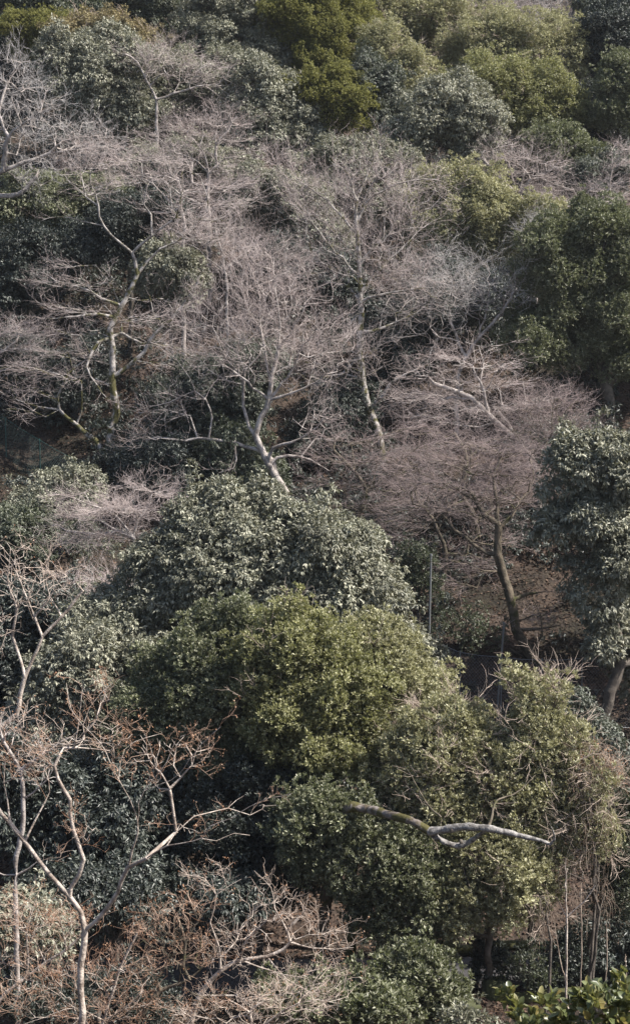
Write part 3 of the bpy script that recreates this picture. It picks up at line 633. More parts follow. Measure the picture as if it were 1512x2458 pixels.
ever(ET, 'olive tree with pale thin stems reaching up in front of the fence', [(1290, 1690, 55, 45), (1250, 1640, 28, 22), (1330, 1665, 25, 22), (1280, 1780, 65, 75), (1340, 1830, 70, 65), (1210, 1810, 40, 40), (1370, 1760, 35, 28)], 'paleolive', 'fine', D=36.8, rc=.3, bare=.7, gap=1.5)
ever(ET, 'olive grey tree full of thin bare twigs at the right of the lower middle', [(1060, 1800, 110, 75), (1160, 1850, 120, 80), (1050, 1900, 120, 80), (1260, 1910, 110, 80), (1330, 1950, 80, 90), (1180, 1950, 120, 60), (1120, 1760, 60, 40)], 'paleolive', 'fine', D=37.2, rc=.34, bare=.9)
ever(ET, 'dark green tree mass beneath the broken mossy limb', [(880, 2060, 130, 110), (1000, 2080, 120, 100), (950, 2180, 110, 80), (1050, 2190, 80, 60), (780, 2010, 110, 90), (1010, 2260, 80, 55)], 'green', 'fine', D=36.7, rc=.36, r0=.16)
ever(ET, 'pale olive tree with thin bare twigs below the bleached tip of the dead trunk', [(1150, 2080, 110, 85), (1240, 2100, 85, 85), (1140, 2160, 110, 60), (1260, 2160, 60, 50), (1300, 2040, 50, 60)], 'paleolive', 'fine', D=36.5, rc=.34, bare=.4)
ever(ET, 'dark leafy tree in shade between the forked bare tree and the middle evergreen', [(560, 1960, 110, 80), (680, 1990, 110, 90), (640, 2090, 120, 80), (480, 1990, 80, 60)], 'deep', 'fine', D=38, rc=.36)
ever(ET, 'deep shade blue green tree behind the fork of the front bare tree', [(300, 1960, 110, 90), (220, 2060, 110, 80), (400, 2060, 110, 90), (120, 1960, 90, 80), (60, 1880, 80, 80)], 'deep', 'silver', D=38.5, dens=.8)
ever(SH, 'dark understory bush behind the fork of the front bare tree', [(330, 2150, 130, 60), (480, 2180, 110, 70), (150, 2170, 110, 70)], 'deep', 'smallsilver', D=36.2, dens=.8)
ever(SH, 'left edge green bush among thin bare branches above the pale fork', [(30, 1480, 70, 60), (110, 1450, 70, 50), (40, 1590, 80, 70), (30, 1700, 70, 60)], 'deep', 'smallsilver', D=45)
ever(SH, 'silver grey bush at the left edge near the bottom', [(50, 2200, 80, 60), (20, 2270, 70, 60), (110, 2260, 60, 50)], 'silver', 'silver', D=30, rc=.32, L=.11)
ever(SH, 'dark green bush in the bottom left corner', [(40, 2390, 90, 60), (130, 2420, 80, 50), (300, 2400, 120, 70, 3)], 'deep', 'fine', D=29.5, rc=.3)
ever(SH, 'light green bush at the bottom centre hanging towards the dark path', [(1020, 2330, 65, 50), (1060, 2390, 55, 40), (960, 2350, 60, 50), (1030, 2430, 70, 35)], 'green', 'fine', D=33.3, rc=.27, L=.10)
ever(SH, 'bright green bush at the bottom left of centre behind tan twigs', [(860, 2390, 80, 55), (780, 2430, 90, 50), (930, 2430, 80, 45), (700, 2400, 80, 50)], 'green', 'fine', D=31.5, rc=.27, L=.10)
ever(SH, 'small green sprig bush at the bottom edge right of the bright green bush', [(1130, 2455, 50, 18), (1100, 2450, 40, 20)], 'silver', 'fine', D=30, rc=.2, L=.10)
ever(SH, 'dim leafy bush standing over the dark path at the lower right', [(1260, 2310, 45, 30), (1290, 2350, 40, 25)], 'dark', 'fine', D=36.3, rc=.26, dens=.8)
ever(SH, 'dark bush behind the dark path under the right end of the leafy mass', [(1200, 2240, 90, 50), (1310, 2220, 60, 60), (1130, 2230, 60, 40)], 'deep', 'smallsilver', D=41.3)
ever(SH, 'dark leafy bank of foliage hiding the path at the lower right', [(1190, 2330, 45, 35), (1240, 2380, 40, 30), (1330, 2330, 50, 35), (1380, 2290, 45, 45), (1180, 2290, 40, 25, .4)], 'deep', 'fine', D=36.9, rc=.28)
ever(SH, 'nearest shrub with big rounded shiny leaves in the bottom right corner', [(1330, 2474, 50, 20), (1400, 2452, 30, 18), (1440, 2486, 80, 28), (1500, 2466, 40, 32), (1265, 2494, 50, 18), (1450, 2428, 12, 12)], 'big', 'fine', D=11, shape='oval', L=.075, rc=.15, dens=.33, r0=.03, bark='barktan', gap=1.7)

# ------------------------------------------------------------------ bare trees
bare(BT, 'pale forked bare tree with moss on its lower trunk at the left of the middle',
     [[(268, 1172), (262, 1100), (266, 1050), (277, 990), (272, 930), (272, 860), (266, 790), (290, 735), (315, 690), (330, 660)],
      [(330, 660), (326, 625), (318, 607), (280, 575), (250, 545), (236, 495), (222, 440), (215, 390)], [(318, 607), (350, 575), (385, 553), (420, 520), (440, 470), (436, 420)],
      [(330, 660), (352, 632), (385, 598), (440, 572), (470, 540), (500, 500)], [(250, 1100), (232, 1060), (185, 1020), (145, 985), (140, 950), (165, 900), (210, 862)],
      [(145, 985), (90, 975), (40, 960), (0, 940)], [(272, 905), (300, 880), (345, 845), (375, 800), (410, 770), (465, 700), (480, 660)],
      [(266, 800), (235, 822), (210, 880), (235, 930), (262, 960)], [(268, 770), (235, 755), (180, 762), (110, 765)], [(270, 730), (220, 700), (160, 680), (90, 650)],
      [(266, 800), (295, 798), (345, 826), (385, 810), (410, 790)], [(236, 495), (205, 470), (170, 440)], [(250, 545), (200, 530), (140, 520), (100, 530)], [(440, 572), (500, 580), (540, 560)]],
     [(180, 700, 110, 60), (150, 640, 60, 30), (120, 910, 120, 60), (90, 960, 90, 40), (180, 780, 80, 40), (240, 420, 120, 60), (400, 440, 110, 60), (480, 540, 80, 50), (370, 760, 90, 60), (420, 850, 90, 60), (180, 850, 70, 60)],
     D=60, r0=.155, nt=620, mat='barkmoss', L=.5, k=2.0, flat=.5, layer=.8, up=.08)
bare(BT, 'round crowned bare tree with pale kinked trunk rising behind the big silver dome',
     [[(705, 1290), (697, 1210), (672, 1160), (645, 1115), (625, 1075), (612, 1045), (628, 1000), (645, 960), (655, 900), (668, 840)],
      [(612, 1045), (590, 1000), (582, 950), (592, 890), (620, 850), (640, 790)], [(645, 960), (690, 905), (720, 850), (735, 780)], [(655, 930), (640, 860), (625, 790), (622, 700)],
      [(672, 1160), (640, 1090), (560, 1064), (500, 1052), (420, 1058), (380, 1048), (330, 1070), (290, 1092)], [(500, 1052), (506, 985), (468, 938), (410, 965), (330, 985)],
      [(645, 1115), (655, 1075), (700, 1062), (745, 1040), (780, 1000)], [(645, 1115), (665, 1098), (720, 1095), (790, 1130)], [(592, 890), (560, 840), (500, 800), (440, 790)], [(620, 850), (560, 790), (500, 740)],
      [(668, 840), (670, 760), (660, 680), (650, 620)], [(668, 840), (720, 760), (760, 690)], [(645, 960), (740, 930), (800, 880)], [(560, 1064), (567, 1100), (560, 1125), (525, 1135)], [(622, 790), (580, 700), (560, 640)], [(645, 960), (610, 930), (540, 880), (470, 880)]],
     [(640, 700, 130, 90), (560, 760, 140, 90), (730, 780, 120, 110), (500, 860, 120, 70), (650, 850, 150, 90), (790, 850, 80, 70), (600, 650, 90, 60), (340, 1060, 60, 35), (400, 970, 90, 45), (770, 1010, 70, 60)],
     D=56.5, r0=.14, nt=680, mat='bark', L=.55, k=2.4, flat=.9, up=.2)
bare(BT, 'tall bare tree with upswept pale branches in the centre, moss low on its stem',
     [[(915, 1075), (905, 1030), (885, 985), (872, 925), (862, 850), (866, 770), (864, 705), (862, 640), (856, 560), (856, 480)],
      [(864, 720), (925, 705), (985, 695), (1040, 690)], [(866, 800), (910, 790), (970, 765), (1000, 750)], [(862, 640), (890, 600), (930, 560), (960, 510)], [(862, 660), (820, 620), (780, 575), (740, 520)],
      [(856, 560), (800, 500), (740, 450), (680, 420)], [(856, 520), (900, 470), (960, 440), (1040, 430), (1100, 455)], [(856, 480), (835, 420), (830, 380)], [(856, 480), (880, 420), (905, 370)],
      [(885, 985), (915, 950), (935, 925), (990, 890), (1030, 875)], [(864, 700), (920, 640), (1000, 560), (1040, 530)], [(862, 850), (820, 900), (780, 930), (720, 950)], [(864, 720), (838, 690), (835, 640)], [(866, 740), (838, 780), (820, 830)]],
     [(870, 420, 130, 70), (760, 480, 110, 70), (980, 470, 110, 60), (860, 540, 150, 80), (920, 620, 130, 80), (780, 620, 100, 60), (700, 400, 60, 40), (960, 700, 100, 60), (860, 850, 70, 60), (760, 900, 60, 50)],
     D=60.5, r0=.14, nt=680, mat='barkmoss', L=.6, k=2.4, flat=1., up=.22)
bare(BT, 'pale bare tree leaning right with several curved limbs behind the centre right',
     [[(1098, 905), (1120, 860), (1150, 810), (1190, 765), (1225, 715), (1245, 650)], [(1150, 810), (1165, 750), (1172, 700), (1175, 640)], [(1190, 765), (1240, 740), (1290, 700)], [(1120, 860), (1090, 800), (1060, 740), (1010, 680)],
      [(1060, 740), (1040, 690), (1000, 640)]],
     [(1170, 670, 110, 60), (1060, 680, 90, 60), (1240, 700, 60, 60), (1100, 740, 100, 50), (1010, 780, 80, 50)], D=62, r0=.09, nt=300, tw='twiggrey', L=.6, k=2.2, flat=.8)
bare(BT, 'gnarled pale grey bare tree with crooked limbs at the upper left edge',
     [[(-60, 600), (-30, 500), (0, 470), (45, 468), (75, 440), (88, 425)], [(-30, 500), (-20, 420), (10, 410), (60, 390), (120, 370), (200, 350), (245, 330)], [(10, 410), (20, 330), (50, 300), (100, 270), (150, 250)],
      [(20, 330), (0, 270), (20, 200), (50, 150)], [(60, 390), (95, 380), (90, 400), (60, 420)], [(100, 270), (110, 220), (140, 190)], [(120, 370), (150, 340), (190, 330), (240, 310), (235, 360)], [(50, 300), (30, 230), (45, 180), (50, 120)]],
     [(60, 260, 110, 80), (120, 340, 120, 70), (30, 180, 60, 70), (60, 420, 70, 40), (200, 330, 80, 50)], D=66, r0=.16, nt=420, mat='bark', tw='twiggrey', L=.5, k=1.8, flat=1., up=.05, bf=.1)
bare(BT, 'pink twigged bare tree with pale stem at the top left, below grey green crowns',
     [[(502, 560), (500, 465), (503, 415), (520, 395), (518, 350), (545, 315), (570, 280)], [(503, 415), (460, 380), (420, 365), (380, 330)], [(520, 395), (540, 380), (560, 400)], [(503, 415), (490, 370), (450, 320)], [(500, 450), (560, 460), (610, 430), (650, 410)]],
     [(500, 320, 100, 50), (420, 340, 80, 50), (560, 310, 60, 40), (590, 400, 80, 50), (480, 300, 90, 35)], D=71, r0=.10, nt=340, L=.5, k=2.4, flat=.5, layer=.6)
bare(BT, 'small pink bare tree with thin forked stem at the top between two silver crowns',
     [[(377, 330), (376, 275), (375, 240), (360, 205), (330, 150), (300, 130)], [(375, 240), (400, 232), (440, 215), (490, 205)], [(376, 245), (362, 232), (368, 222)], [(490, 205), (540, 240), (570, 235)]],
     [(350, 140, 60, 35), (430, 165, 90, 40), (500, 190, 70, 40), (550, 230, 50, 35), (400, 120, 60, 25)], D=76, r0=.08, nt=280, L=.5, k=2.5)
bare(BT, 'pink bare tree with spreading flat crown left of the centre, above the mossy fork',
     [[(440, 620), (445, 540), (435, 500), (438, 470), (460, 440), (462, 390)], [(435, 500), (405, 480), (370, 440), (350, 400)], [(438, 470), (500, 490), (560, 450), (620, 425)], [(435, 500), (400, 510), (330, 500), (270, 480)]],
     [(380, 400, 90, 50), (480, 460, 90, 50), (560, 470, 70, 50), (300, 420, 80, 40), (470, 560, 110, 45), (230, 370, 80, 50)], D=65, r0=.09, nt=400, L=.5, k=2.6, flat=.5, layer=.7)
bare(BT, 'low bare shrub tree with tan twigs just right of the mossy fork', [[(545, 700), (540, 650), (530, 600), (520, 560)], [(540, 650), (580, 610), (620, 590)], [(530, 600), (480, 570), (440, 560)], [(540, 650), (500, 620), (480, 600)]],
     [(500, 570, 90, 35), (600, 610, 80, 50), (540, 540, 60, 30), (680, 640, 60, 40)], D=62.5, r0=.055, nt=220, tw='twigpink', L=.6, k=2.4, up=.3, flat=.9)
bare(BT, 'pink bare tree with dark arching stem at the right of the upper middle',
     [[(1268, 520), (1262, 500), (1245, 470), (1225, 450), (1190, 420), (1165, 390)], [(1245, 470), (1275, 430), (1330, 400)], [(1225, 450), (1210, 460), (1195, 440)], [(1275, 430), (1240, 390), (1215, 365)]],
     [(1230, 370, 70, 40), (1300, 420, 90, 50), (1190, 400, 50, 40), (1250, 450, 80, 35)], D=71.5, r0=.11, nt=300, L=.5, k=2.6, flat=.5, layer=.6)
bare(BT, 'pink bare tree at the right edge above the large green evergreen',
     [[(1385, 580), (1390, 540), (1410, 510), (1440, 490), (1490, 480)], [(1410, 510), (1390, 490), (1350, 500), (1320, 520)], [(1440, 490), (1460, 450), (1470, 400), (1500, 360)]],
     [(1400, 480, 80, 40), (1470, 470, 70, 50), (1340, 490, 60, 35), (1490, 390, 40, 50)], D=69, r0=.10, nt=280, L=.5, k=2.4, flat=.5, layer=.6)
bare(BT, 'pale bare shrub in front of the small yellowish green bush at the right', [[(1290, 620), (1300, 590), (1310, 570), (1330, 540)], [(1300, 590), (1270, 560), (1250, 545)], [(1300, 590), (1340, 575), (1360, 570)]],
     [(1300, 565, 55, 35)], D=66, r0=.06, nt=110, tw='twiggrey', L=.5, k=2.5)
bare(BT, 'hazy pinkish bare tree at the very top right', [[(1180, 110), (1175, 60), (1180, 20)], [(1175, 60), (1220, 30), (1260, 10)], [(1175, 60), (1140, 30), (1120, 10)]],
     [(1160, 30, 70, 45), (1240, 30, 70, 40)], D=88, r0=.12, nt=260, L=.6, k=2.4)
bare(BT, 'grey bare brushwood tree at the top right corner left of the dark green crown', [[(1360, 130), (1350, 80), (1370, 40), (1380, 0)], [(1350, 80), (1310, 40), (1270, 20)], [(1360, 90), (1400, 60), (1420, 20)]],
     [(1330, 30, 80, 40), (1390, 70, 50, 50), (1290, 60, 50, 35)], D=87.5, r0=.12, nt=260, tw='twiggrey', L=.7, k=2.2)
bare(BT, 'small pink twig fan cut by the left edge above the larger fan', [[(-30, 960), (-20, 900), (0, 850), (40, 820)], [(-20, 900), (30, 880), (70, 850)], [(0, 850), (-10, 810), (20, 780)]],
     [(30, 820, 70, 35), (60, 860, 50, 25)], D=61.5, r0=.09, nt=150, L=.5, k=2.4, flat=.5, layer=.6)
bare(BT, 'pinkish flat layered bare tree with pale limb right of the tall mossy stem',
     [[(1290, 1190), (1285, 1130), (1255, 1078), (1215, 1035), (1170, 995), (1130, 955), (1080, 935), (1040, 920)], [(1255, 1078), (1230, 1035), (1200, 1000), (1140, 985)], [(1170, 995), (1160, 940), (1140, 900)], [(1285, 1130), (1310, 1060), (1350, 1030)],
      [(1215, 1035), (1175, 1070), (1130, 1085)], [(1130, 955), (1060, 960), (1000, 985)]],
     [(1060, 900, 100, 45), (1140, 880, 100, 45), (1010, 960, 80, 45), (1180, 940, 90, 50), (1080, 990, 120, 45), (1260, 980, 90, 45)], D=58, r0=.14, nt=520, mat='bark', L=.55, k=1.9, flat=.45, layer=.75, up=.06)
bare(BT, 'dusky layered bare tree with thick curving mossy trunk behind the chain link fence',
     [[(1310, 1650), (1298, 1610), (1270, 1570), (1240, 1510), (1225, 1440), (1212, 1390), (1193, 1330), (1196, 1270), (1192, 1255)], [(1192, 1262), (1165, 1235), (1150, 1210), (1120, 1170)], [(1196, 1262), (1225, 1240), (1250, 1200), (1280, 1150), (1270, 1100)],
      [(1193, 1340), (1140, 1310), (1090, 1268), (1060, 1255), (1000, 1255), (950, 1290)], [(1225, 1510), (1275, 1512), (1345, 1500)], [(1285, 1600), (1245, 1570), (1222, 1555)], [(1225, 1440), (1265, 1425), (1310, 1420)], [(1150, 1210), (1100, 1180), (1040, 1150), (980, 1120)],
      [(1090, 1268), (1050, 1230), (990, 1210)], [(1250, 1200), (1200, 1160), (1160, 1100)]],
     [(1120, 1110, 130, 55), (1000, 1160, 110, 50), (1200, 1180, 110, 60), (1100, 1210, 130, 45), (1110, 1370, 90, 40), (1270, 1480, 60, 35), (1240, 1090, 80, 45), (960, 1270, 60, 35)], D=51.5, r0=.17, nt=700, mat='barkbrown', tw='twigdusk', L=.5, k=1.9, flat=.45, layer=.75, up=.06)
bare(BT, 'dusky bare thicket tree with many thin level twigs right of the kinked trunk',
     [[(830, 1300), (860, 1230), (880, 1180), (850, 1130), (800, 1080)], [(880, 1180), (930, 1150), (980, 1090), (1020, 1060)], [(860, 1230), (810, 1210), (760, 1180)], [(880, 1180), (940, 1180), (1000, 1190)]],
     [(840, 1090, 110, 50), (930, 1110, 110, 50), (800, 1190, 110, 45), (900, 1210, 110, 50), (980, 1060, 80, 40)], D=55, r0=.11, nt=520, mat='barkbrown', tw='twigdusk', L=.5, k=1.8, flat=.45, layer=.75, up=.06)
bare(BT, 'low dusky bare tree with wide level sprays above the steel pole', [[(1060, 1400), (1070, 1330), (1040, 1250), (1000, 1200)], [(1070, 1330), (1120, 1330), (1180, 1350)], [(1040, 1250), (1090, 1210), (1140, 1200)]],
     [(1010, 1200, 110, 40), (1110, 1210, 110, 40), (1100, 1340, 90, 40), (960, 1260, 80, 35), (1180, 1290, 70, 40)], D=53.5, r0=.1, nt=380, mat='barkbrown', tw='twigdusk', L=.5, k=1.7, flat=.45, layer=.75, up=.05)
bare(BT, 'dark stemmed bare tree with tangled limbs left of the thick curving mossy trunk', [[(1150, 1330), (1140, 1250), (1110, 1180), (1120, 1100), (1090, 1040)], [(1110, 1180), (1060, 1130), (1010, 1110)], [(1120, 1100), (1180, 1060), (1230, 1050)], [(1140, 1250), (1200, 1210), (1250, 1140)]],
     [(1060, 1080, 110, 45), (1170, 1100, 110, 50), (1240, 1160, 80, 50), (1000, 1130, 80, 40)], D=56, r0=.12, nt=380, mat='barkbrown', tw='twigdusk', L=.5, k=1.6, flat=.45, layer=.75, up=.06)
bare(BT, 'brown shaded bare tree filling the gap left of the right edge silver tree',
     [[(1350, 1250), (1330, 1180), (1300, 1120), (1290, 1060)], [(1330, 1180), (1370, 1100), (1400, 1040)], [(1300, 1120), (1340, 1060), (1380, 980)], [(1300, 1120), (1260, 1080), (1230, 1030)]],
     [(1330, 1000, 100, 50), (1270, 1060, 80, 50), (1370, 1070, 70, 50), (1310, 1130, 70, 50)], D=57, r0=.11, nt=380, mat='barkbrown', tw='twigdusk', L=.55, k=2.2, flat=.6)
bare(BT, 'low pink twig fan left below the mossy trunk, above the dark slope',
     [[(345, 1370), (330, 1325), (318, 1290), (285, 1275), (230, 1285), (160, 1275)], [(318, 1290), (330, 1250), (360, 1210)], [(318, 1290), (280, 1240), (220, 1210), (160, 1190)], [(285, 1275), (240, 1250), (180, 1240)]],
     [(220, 1220, 90, 35), (200, 1280, 80, 30), (310, 1210, 70, 35), (280, 1260, 80, 40), (380, 1180, 50, 25)], D=51, r0=.09, nt=340, L=.45, k=2.6, flat=.5, layer=.75, up=.06)
bare(BT, 'small rusty pink bare shrub left of the big silver dome', [[(250, 1480), (240, 1440), (220, 1410), (190, 1390)], [(240, 1440), (265, 1400), (290, 1380)]],
     [(230, 1410, 60, 30), (275, 1400, 45, 25), (190, 1420, 40, 25)], D=47.5, r0=.05, nt=130, L=.4, k=2.4)
bare(BT, 'thin bare branches with pale stem at the left edge, forking below the pink shrub',
     [[(-40, 1900), (-20, 1790), (10, 1740), (40, 1715), (50, 1670), (62, 1622), (90, 1560), (102, 1528), (150, 1480), (200, 1418)], [(62, 1622), (48, 1580), (30, 1530), (0, 1505)], [(102, 1528), (85, 1480), (60, 1420), (40, 1370)], [(30, 1530), (40, 1460), (20, 1400), (25, 1330)], [(150, 1480), (120, 1430), (110, 1380)],
      [(85, 1480), (130, 1420), (160, 1350)]],
     [(60, 1400, 80, 60), (30, 1340, 60, 50), (130, 1400, 60, 50), (20, 1480, 50, 40)], D=33, r0=.06, nt=150, mat='barktan', tw='twigtan', L=.35, k=.9, rtw=.006, seeds=.10, flat=.9)
bare(BT, 'grey slender bare tree behind the forked front tree at the left edge',
     [[(38, 2150), (42, 2100), (38, 2070), (55, 1990), (56, 1920), (50, 1850), (35, 1820), (10, 1780), (0, 1750)], [(56, 1930), (80, 1905), (115, 1870)], [(42, 2100), (70, 2085), (100, 2060)], [(50, 1850), (80, 1830), (120, 1800), (170, 1770)], [(38, 2120), (10, 2100), (-30, 2080)]],
     [(60, 1780, 70, 40), (20, 1740, 50, 40), (140, 1780, 60, 30), (100, 1850, 50, 40)], D=29, r0=.06, nt=110, mat='bark', tw='twigtan', L=.32, k=1., rtw=.005, seeds=.15)
bare(BT, 'forked smooth bare tree standing nearest at the bottom left',
     [[(197, 2520), (200, 2430), (193, 2350), (200, 2290), (205, 2232), (196, 2190), (168, 2150), (120, 2100), (95, 2065), (60, 2020), (25, 1975), (-10, 1930), (-40, 1850)], [(205, 2232), (235, 2205), (270, 2165), (292, 2115), (308, 2080), (318, 2040), (332, 1995), (326, 1950), (310, 1915), (285, 1870), (265, 1830)],
      [(308, 2080), (350, 2060), (400, 2030), (440, 2026), (485, 2012), (505, 1985), (560, 1960), (620, 1925), (700, 1905)], [(168, 2150), (170, 2130), (190, 2100), (203, 2063), (190, 2030), (175, 1990), (172, 1950), (170, 1920), (155, 1895), (140, 1870)],
      [(332, 1995), (335, 1930), (345, 1900), (390, 1880), (430, 1860), (480, 1790), (530, 1745)], [(25, 1975), (18, 1920), (10, 1880)], [(485, 2012), (520, 2020), (560, 2000), (600, 2005)], [(400, 2030), (420, 2000), (440, 1980), (465, 1960)], [(265, 1830), (240, 1780), (200, 1740), (170, 1700), (160, 1640)], [(285, 1870), (300, 1800), (350, 1770), (390, 1760)],
      [(345, 1900), (400, 1830), (420, 1780)], [(60, 2020), (90, 1960), (120, 1900), (110, 1850)], [(200, 1740), (215, 1700), (240, 1665), (270, 1640)]],
     [(200, 1990, 45, 45), (330, 1800, 90, 50), (450, 1800, 70, 50), (230, 1760, 90, 50), (600, 1930, 90, 28), (440, 1990, 50, 25), (120, 1800, 80, 50), (60, 1830, 70, 50), (230, 1660, 60, 40), (390, 1870, 60, 40)],
     D=24, r0=.062, nt=330, mat='barktan', tw='twigrust', L=.22, k=1.15, rtw=.0034, seeds=.22, seedL=.032, flat=.9, up=.2, drift=.5)
bare(BT, 'bare tree with crooked grey stem and rusty seeds at the bottom centre left',
     [[(330, 2520), (345, 2430), (385, 2378), (430, 2362), (455, 2350), (440, 2320), (445, 2260), (425, 2200)], [(385, 2378), (375, 2350), (335, 2320)], [(430, 2362), (460, 2385), (520, 2402), (600, 2440)], [(440, 2320), (400, 2290), (360, 2270), (320, 2240)], [(445, 2260), (470, 2220), (500, 2180)]],
     [(400, 2230, 90, 50), (460, 2290, 90, 50), (350, 2280, 70, 50), (520, 2400, 70, 35), (440, 2180, 70, 30)], D=25.5, r0=.05, nt=260, mat='barkbrown', tw='twigrust', L=.22, k=1.3, rtw=.0034, seeds=.22, seedL=.032, flat=.8)
bare(BT, 'bare tree with long pale limb reaching right over the bottom centre',
     [[(445, 2540), (460, 2450), (480, 2390), (530, 2330), (580, 2305), (640, 2295), (680, 2280), (697, 2262), (690, 2235), (720, 2200)], [(530, 2330), (525, 2270), (505, 2215), (515, 2180), (520, 2150), (490, 2110), (455, 2100)], [(520, 2150), (560, 2120), (580, 2110)], [(697, 2262), (750, 2275), (830, 2275), (880, 2250)], [(580, 2305), (590, 2260), (640, 2210)], [(640, 2295), (690, 2350), (760, 2390)],
      [(690, 2235), (660, 2180), (650, 2130), (610, 2090)], [(580, 2305), (680, 2340), (740, 2350)]],
     [(500, 2120, 80, 30), (660, 2170, 70, 60), (600, 2230, 80, 50), (740, 2230, 60, 40), (800, 2260, 70, 30), (560, 2300, 80, 50), (720, 2350, 90, 50), (640, 2400, 90, 50)], D=27, r0=.055, nt=330, mat='barktan', tw='twigtan', L=.24, k=1.3, rtw=.0036, seeds=.16, seedL=.035, flat=.8)
bare(BT, 'thin bare tree with many fine tan twigs in the bottom left corner',
     [[(-60, 2560), (-20, 2450), (0, 2400), (60, 2350), (110, 2310), (160, 2280), (240, 2200)], [(60, 2350), (70, 2300), (65, 2240), (90, 2150)], [(110, 2310), (90, 2270), (50, 2230), (10, 2210)], [(160, 2280), (150, 2230), (140, 2180)]],
     [(60, 2200, 80, 50), (140, 2220, 80, 50), (90, 2290, 90, 50), (30, 2330, 70, 50), (190, 2230, 50, 40)], D=26.5, r0=.04, nt=280, mat='barktan', tw='twigrust', L=.22, k=1.4, rtw=.0034, seeds=.2, seedL=.03, flat=.8)
bare(BT, 'bushy bare tree of interlaced tan twigs behind the nearest forked trunk',
     [[(230, 2560), (250, 2450), (272, 2380), (300, 2300), (330, 2240)], [(250, 2450), (180, 2420), (110, 2440), (60, 2458)], [(272, 2380), (230, 2340), (170, 2330)], [(250, 2450), (300, 2420), (340, 2380)], [(180, 2420), (130, 2380), (90, 2360)]],
     [(250, 2330, 90, 50), (160, 2360, 90, 50), (300, 2400, 80, 50), (200, 2430, 110, 40), (90, 2410, 80, 45), (330, 2320, 60, 50)], D=25.2, r0=.035, nt=330, mat='barktan', tw='twigrust', L=.22, k=1.5, rtw=.0034, seeds=.12, seedL=.03, flat=.9)
bare(BT, 'bushy bare tree with pale twigs at the bottom edge below the long pale limb',
     [[(600, 2580), (610, 2480), (600, 2430), (640, 2400)], [(600, 2430), (550, 2400), (500, 2420)], [(610, 2480), (690, 2420), (760, 2400), (820, 2410)], [(690, 2420), (720, 2380), (790, 2340)]],
     [(560, 2430, 90, 40), (680, 2420, 90, 45), (780, 2390, 70, 50), (450, 2440, 70, 35)], D=26, r0=.04, nt=250, mat='barktan', tw='twigtan', L=.24, k=1.4, rtw=.0036, seeds=.12, seedL=.03, flat=.8)
# lower right: saplings, dry vines, broken limb
bare('sapling', 'thin straight pale sapling with a Y fork at the lower right', [[(1362, 2470), (1358, 2400), (1359, 2280), (1359, 2202)], [(1359, 2202), (1335, 2155)], [(1359, 2202), (1400, 2165), (1428, 2125)], [(1359, 2202), (1357, 2060)]],
     [(1359, 2100, 5, 40), (1410, 2150, 8, 15)], D=28, r0=.022, nt=6, mat='barktan', tw='twigtan', L=.15, k=.3, rtw=.004, cat='sapling')
for k_, (x0, y0, x1, y1, lb_) in enumerate([(1390, 2440, 1394, 2120, 'thin sapling just right of the Y forked one'), (1452, 2400, 1455, 2210, 'short thin pale sapling among the dry vines at the right'), (1358, 2400, 1330, 2230, 'thin shoot leaning left behind the Y forked sapling'), (1498, 2390, 1500, 2290, 'thin short shoot next to the right edge')]):
    bare('sapling', lb_, [[(x0, y0), ((x0+x1)/2+2, (y0+y1)/2), (x1, y1)]], [(x1, y1+20, 6, 25)], D=29+k_*.7, r0=.012, nt=5, mat='vine', tw='twigtan', L=.12, k=.4, rtw=.004, cat='sapling', group='thin saplings at the lower right')

